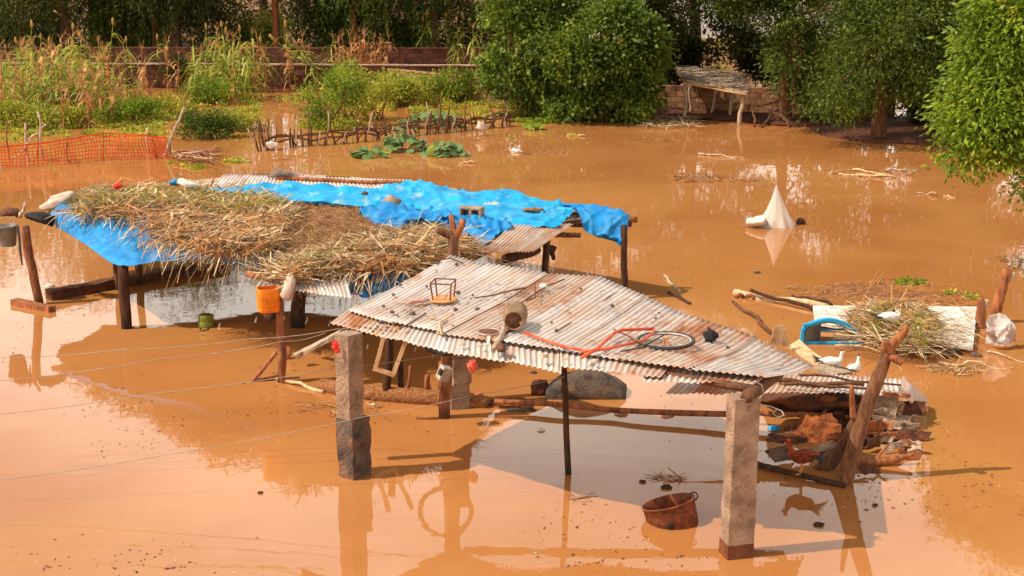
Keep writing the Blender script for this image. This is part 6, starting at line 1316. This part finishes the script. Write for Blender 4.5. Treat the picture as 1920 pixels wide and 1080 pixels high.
# blue plastic chair half under water
g = W(1560, 647); t = thing('blue_chair', 'blue plastic chair sunk on its side before the straw nest', 'chair', g)
prof = [(1506, 652), (1509, 622), (1520, 612), (1552, 603), (1582, 610), (1602, 624), (1612, 645), (1614, 656)]
def arch(Y, sc=1.0, dz=0): 
    P_ = [WY(x, y, g.y) for x, y in prof]; cx = sum(p.x for p in P_) / len(P_); return spline([V(cx + (p.x - cx) * sc, Y, (p.z + .02) * sc + dz - .02) for p in P_], 28)
m = MB(); A0, A1 = arch(g.y), arch(g.y + .10); m.grid([A0, A1]); m.build('frame', M['blue_plastic'], t, solid=.045)
m = MB(); m.grid([arch(g.y + .02, .93), arch(g.y + .45, .80)]); m.build('seat_shell', M['grey_board'], t, smooth=True, solid=.015)
m = MB(); P_ = arch(g.y + .3, .7); m.tube([V(P_[4].x, g.y + .30, .18), V(P_[12].x, g.y + .30, .17), V(P_[25].x, g.y + .30, .16)], .03, 8); m.build('arm', M['blue_plastic'], t)
m = MB(); m.tube([V(A0[0].x, g.y + .06, .02), V(A0[-1].x, g.y + .06, .02)], .028, 8); m.build('front_bar', M['blue_plastic'], t)
m = MB(); m.grid([[V(A0[2].x + .03 + .3 * k, g.y + .05 + .25 * k, z_) for z_ in (-.05, .1, .2, .30)] for k in (0, .5, 1)]); m.build('side_panel', M['grey_board'], t, solid=.02)
m = MB(); m.beam(V(A0[0].x - .02, g.y - .01, .33), V(A0[0].x + .12, g.y - .01, .36), .06, .05); m.build('lug', M['blue_plastic'], t, bevel=.01)

# ------------------------------------------------------------------ white mosquito net tent standing in the flood
mt_, nt_, b_, out_ = new_mat('white_netting'); tr_ = N(nt_, 'ShaderNodeBsdfTransparent'); mx_ = N(nt_, 'ShaderNodeMixShader'); mx_.inputs[0].default_value = .55
b_.inputs['Base Color'].default_value = c4('#e6ddd0'); b_.inputs['Roughness'].default_value = .9; nt_.links.new(tr_.outputs[0], mx_.inputs[1]); nt_.links.new(b_.outputs[0], mx_.inputs[2]); nt_.links.new(mx_.outputs[0], out_.inputs[0]); M['net'] = mt_
c = W(1458, 423); t = thing('net_tent', 'white mosquito net pulled up to a point above the flood', 'mosquito net', c)
apex = WY(1456, 347, c.y); m = MB(); n_ = 40; vs = []; fs = []
for i in range(12):
    s_ = i / 11
    for k in range(n_):
        a = 2 * PI * k / n_; fold = 1 + (.20 * (abs(math.sin(a * 4.5 + 1.2 * s_)) - .6) + .10 * noise.noise(V(math.cos(a) * 2, math.sin(a) * 2, s_ * 2)) * 2) * s_; r_ = (.012 + .37 * s_ ** 1.18) * fold; p = apex.lerp(c, s_); vs.append(V(p.x + math.cos(a) * r_ + (.0 if s_ < .7 else -.06 * (s_ - .7) * max(0, -math.cos(a)) * 6), p.y + math.sin(a) * r_ * .8, p.z - .02 * (i == 11)))
for i in range(11):
    for k in range(n_): fs.append((i * n_ + k, i * n_ + (k + 1) % n_, (i + 1) * n_ + (k + 1) % n_, (i + 1) * n_ + k))
m.add(vs, fs); m.build('netting', M['net'], t, smooth=True)
log('pole', M['wood_grey'], t, (c.x + .08, c.y, -.1), apex + V(0, 0, -.03), .018, .012, 5, .01)
m = drape([[(1400, 410, .16), (1415, 408, .2), (1432, 404, .26)], [(1399, 418, .1), (1415, 416, .16), (1434, 414, .2)], [(1398, 424, 0), (1415, 424, .05), (1436, 424, .06)]], 14, 10, amp=.02, fr=4); m.build('net_hem', M['white_cloth'], t, smooth=True, solid=.01)
m = MB(); p = W(1412, 422); m.box((p.x, p.y - .05, .05), (.3, .18, .14), .1); tag(m.build('foam_block', M['grey_board'], None, bevel=.02), 'grey block holding the hem of the white net', 'block')
m = MB(); p = W(1432, 423); m.box((p.x, p.y - .1, .05), (.2, .14, .12), -.1); tag(m.build('wood_block', M['mud_dark'], None, bevel=.02), 'brown block at the front of the white net', 'block')
m = MB(); p = W(1501, 420); m.blob((p.x, p.y, .05), (.1, .09, .09), .5, 9, 7, 3); tag(m.build('dark_clump', M['bark_dark'], None), 'dark clump right beside the white net', 'clump')

# ------------------------------------------------------------------ drifting bits
def specks(name, lb, n, mt, size):
    C = []
    while len(C) < n:
        g = W(rnd(-20, 1940), rnd(250, 1090))
        if random.random() < max(0, noise.noise(V(g.x * .5, g.y * .3, 4)) * 2.2 + .12): C.append((g.x, g.y, .006))
    C = np.array(C); a = np.random.rand(n) * 6.283; D = np.stack([np.cos(a), np.sin(a), np.random.uniform(-.02, .12, n)], 1); R = np.stack([-np.sin(a), np.cos(a), np.random.uniform(-.1, .1, n)], 1)
    l = (np.random.uniform(size[0], size[1], n) * np.random.uniform(.5, 1, n))[:, None]; w_ = l * np.random.uniform(.15, .6, n)[:, None]
    v = np.stack([C - D * l * .5, C + R * w_ * .5, C + D * l * .5, C - R * w_ * .5], 1).reshape(-1, 3); tag(np_mesh(name, v, np.arange(n * 4).reshape(-1, 4), M[mt]), lb, 'flotsam', kind='stuff')
specks('floating_leaf_bits', 'brown leaf bits and specks scattered over the flood water', 1500, 'bark', (.02, .09)); specks('floating_chaff', 'pale chaff and foam specks scattered over the flood water', 900, 'straw', (.015, .06))
def drift_clump(lb, px, py, rx, ry, n, mt='straw_brown'):
    P_ = [(px + math.cos(a) * rx, py + math.sin(a) * ry) for a in np.linspace(0, 2 * PI, 10)[:-1]]
    v, f = strands(P_, n, .015, .02, (.05, .35), (.006, .022), 0, .7, .02, 2); return tag(np_mesh('drifting_debris', v, f, M[mt]), lb, 'debris', 'drifting debris', 'stuff')
drift_clump('brown clump of drifting twigs left of the white net', 1310, 333, 52, 9, 420); drift_clump('thin scum of twigs right of the twig clump', 1400, 338, 40, 4, 90); drift_clump('drifting litter before the stick fence', 1010, 285, 70, 5, 120); drift_clump('drifting twigs before the small shelter', 1250, 262, 70, 4, 120); drift_clump('litter drifting round the driftwood raft', 1640, 325, 90, 9, 260)
drift_clump('short twigs floating behind the rusty drum', 1255, 893, 34, 7, 40); drift_clump('straw drifting below the forked stump', 1800, 690, 70, 14, 120, 'straw'); drift_clump('bits drifting before the reed roll', 640, 760, 80, 20, 50); drift_clump('twigs drifting right of the slim post', 1090, 928, 24, 8, 8, 'bark')
for i, (x, y, r, mt, lb) in enumerate([(1165, 776, .08, 'pink_cloth', 'pale pink rag floating behind the slim post'), (1252, 778, .08, 'white_cloth', 'white plastic scrap floating left of the right concrete post'), (1250, 915, .06, 'bark_dark', 'dark clod floating behind the rusty drum'), (1205, 904, .035, 'bark_dark', 'tiny dark clod left of the floating clod'), (1226, 952, .05, 'white_cloth', 'white foam bit behind the rusty drum rim'), (1450, 805, .07, 'blue_plastic', 'blue plastic lid floating by the wreckage'), (1535, 985, .05, 'bark_dark', 'dark leaf floating right of the concrete post'), (1640, 948, .03, 'bark_dark', 'dark speck floating below the right branch'), (968, 285, .16, 'white_cloth', 'white plastic bag floating before the fence'), (1420, 512, .06, 'stone', 'dark bit floating below the white net'), (1225, 232, .12, 'white_cloth', 'white plastic on the mud before the small shelter'), (1530, 845, .05, 'mud_dark', 'brown lump beside the pale bent sheet'), (1000, 700, .05, 'stone', 'dark lump under the zinc roof'), (395, 298, .06, 'white_cloth', 'white scrap by the branch pile'), (488, 925, .03, 'bark', 'brown leaf floating in the open foreground'), (700, 760, .03, 'white_cloth', 'pale chip floating before the reed roll'), (1014, 808, .04, 'white_cloth', 'pale chip floating left of the slim post')]):
    c = W(x, y); m = MB(); m.blob((c.x, c.y, .012), (r * 1.3, r, r * .5), .6, 9, 6, i, 2); tag(m.build('floating_scrap', M[mt], None), lb, 'scrap', 'scraps floating on the water')
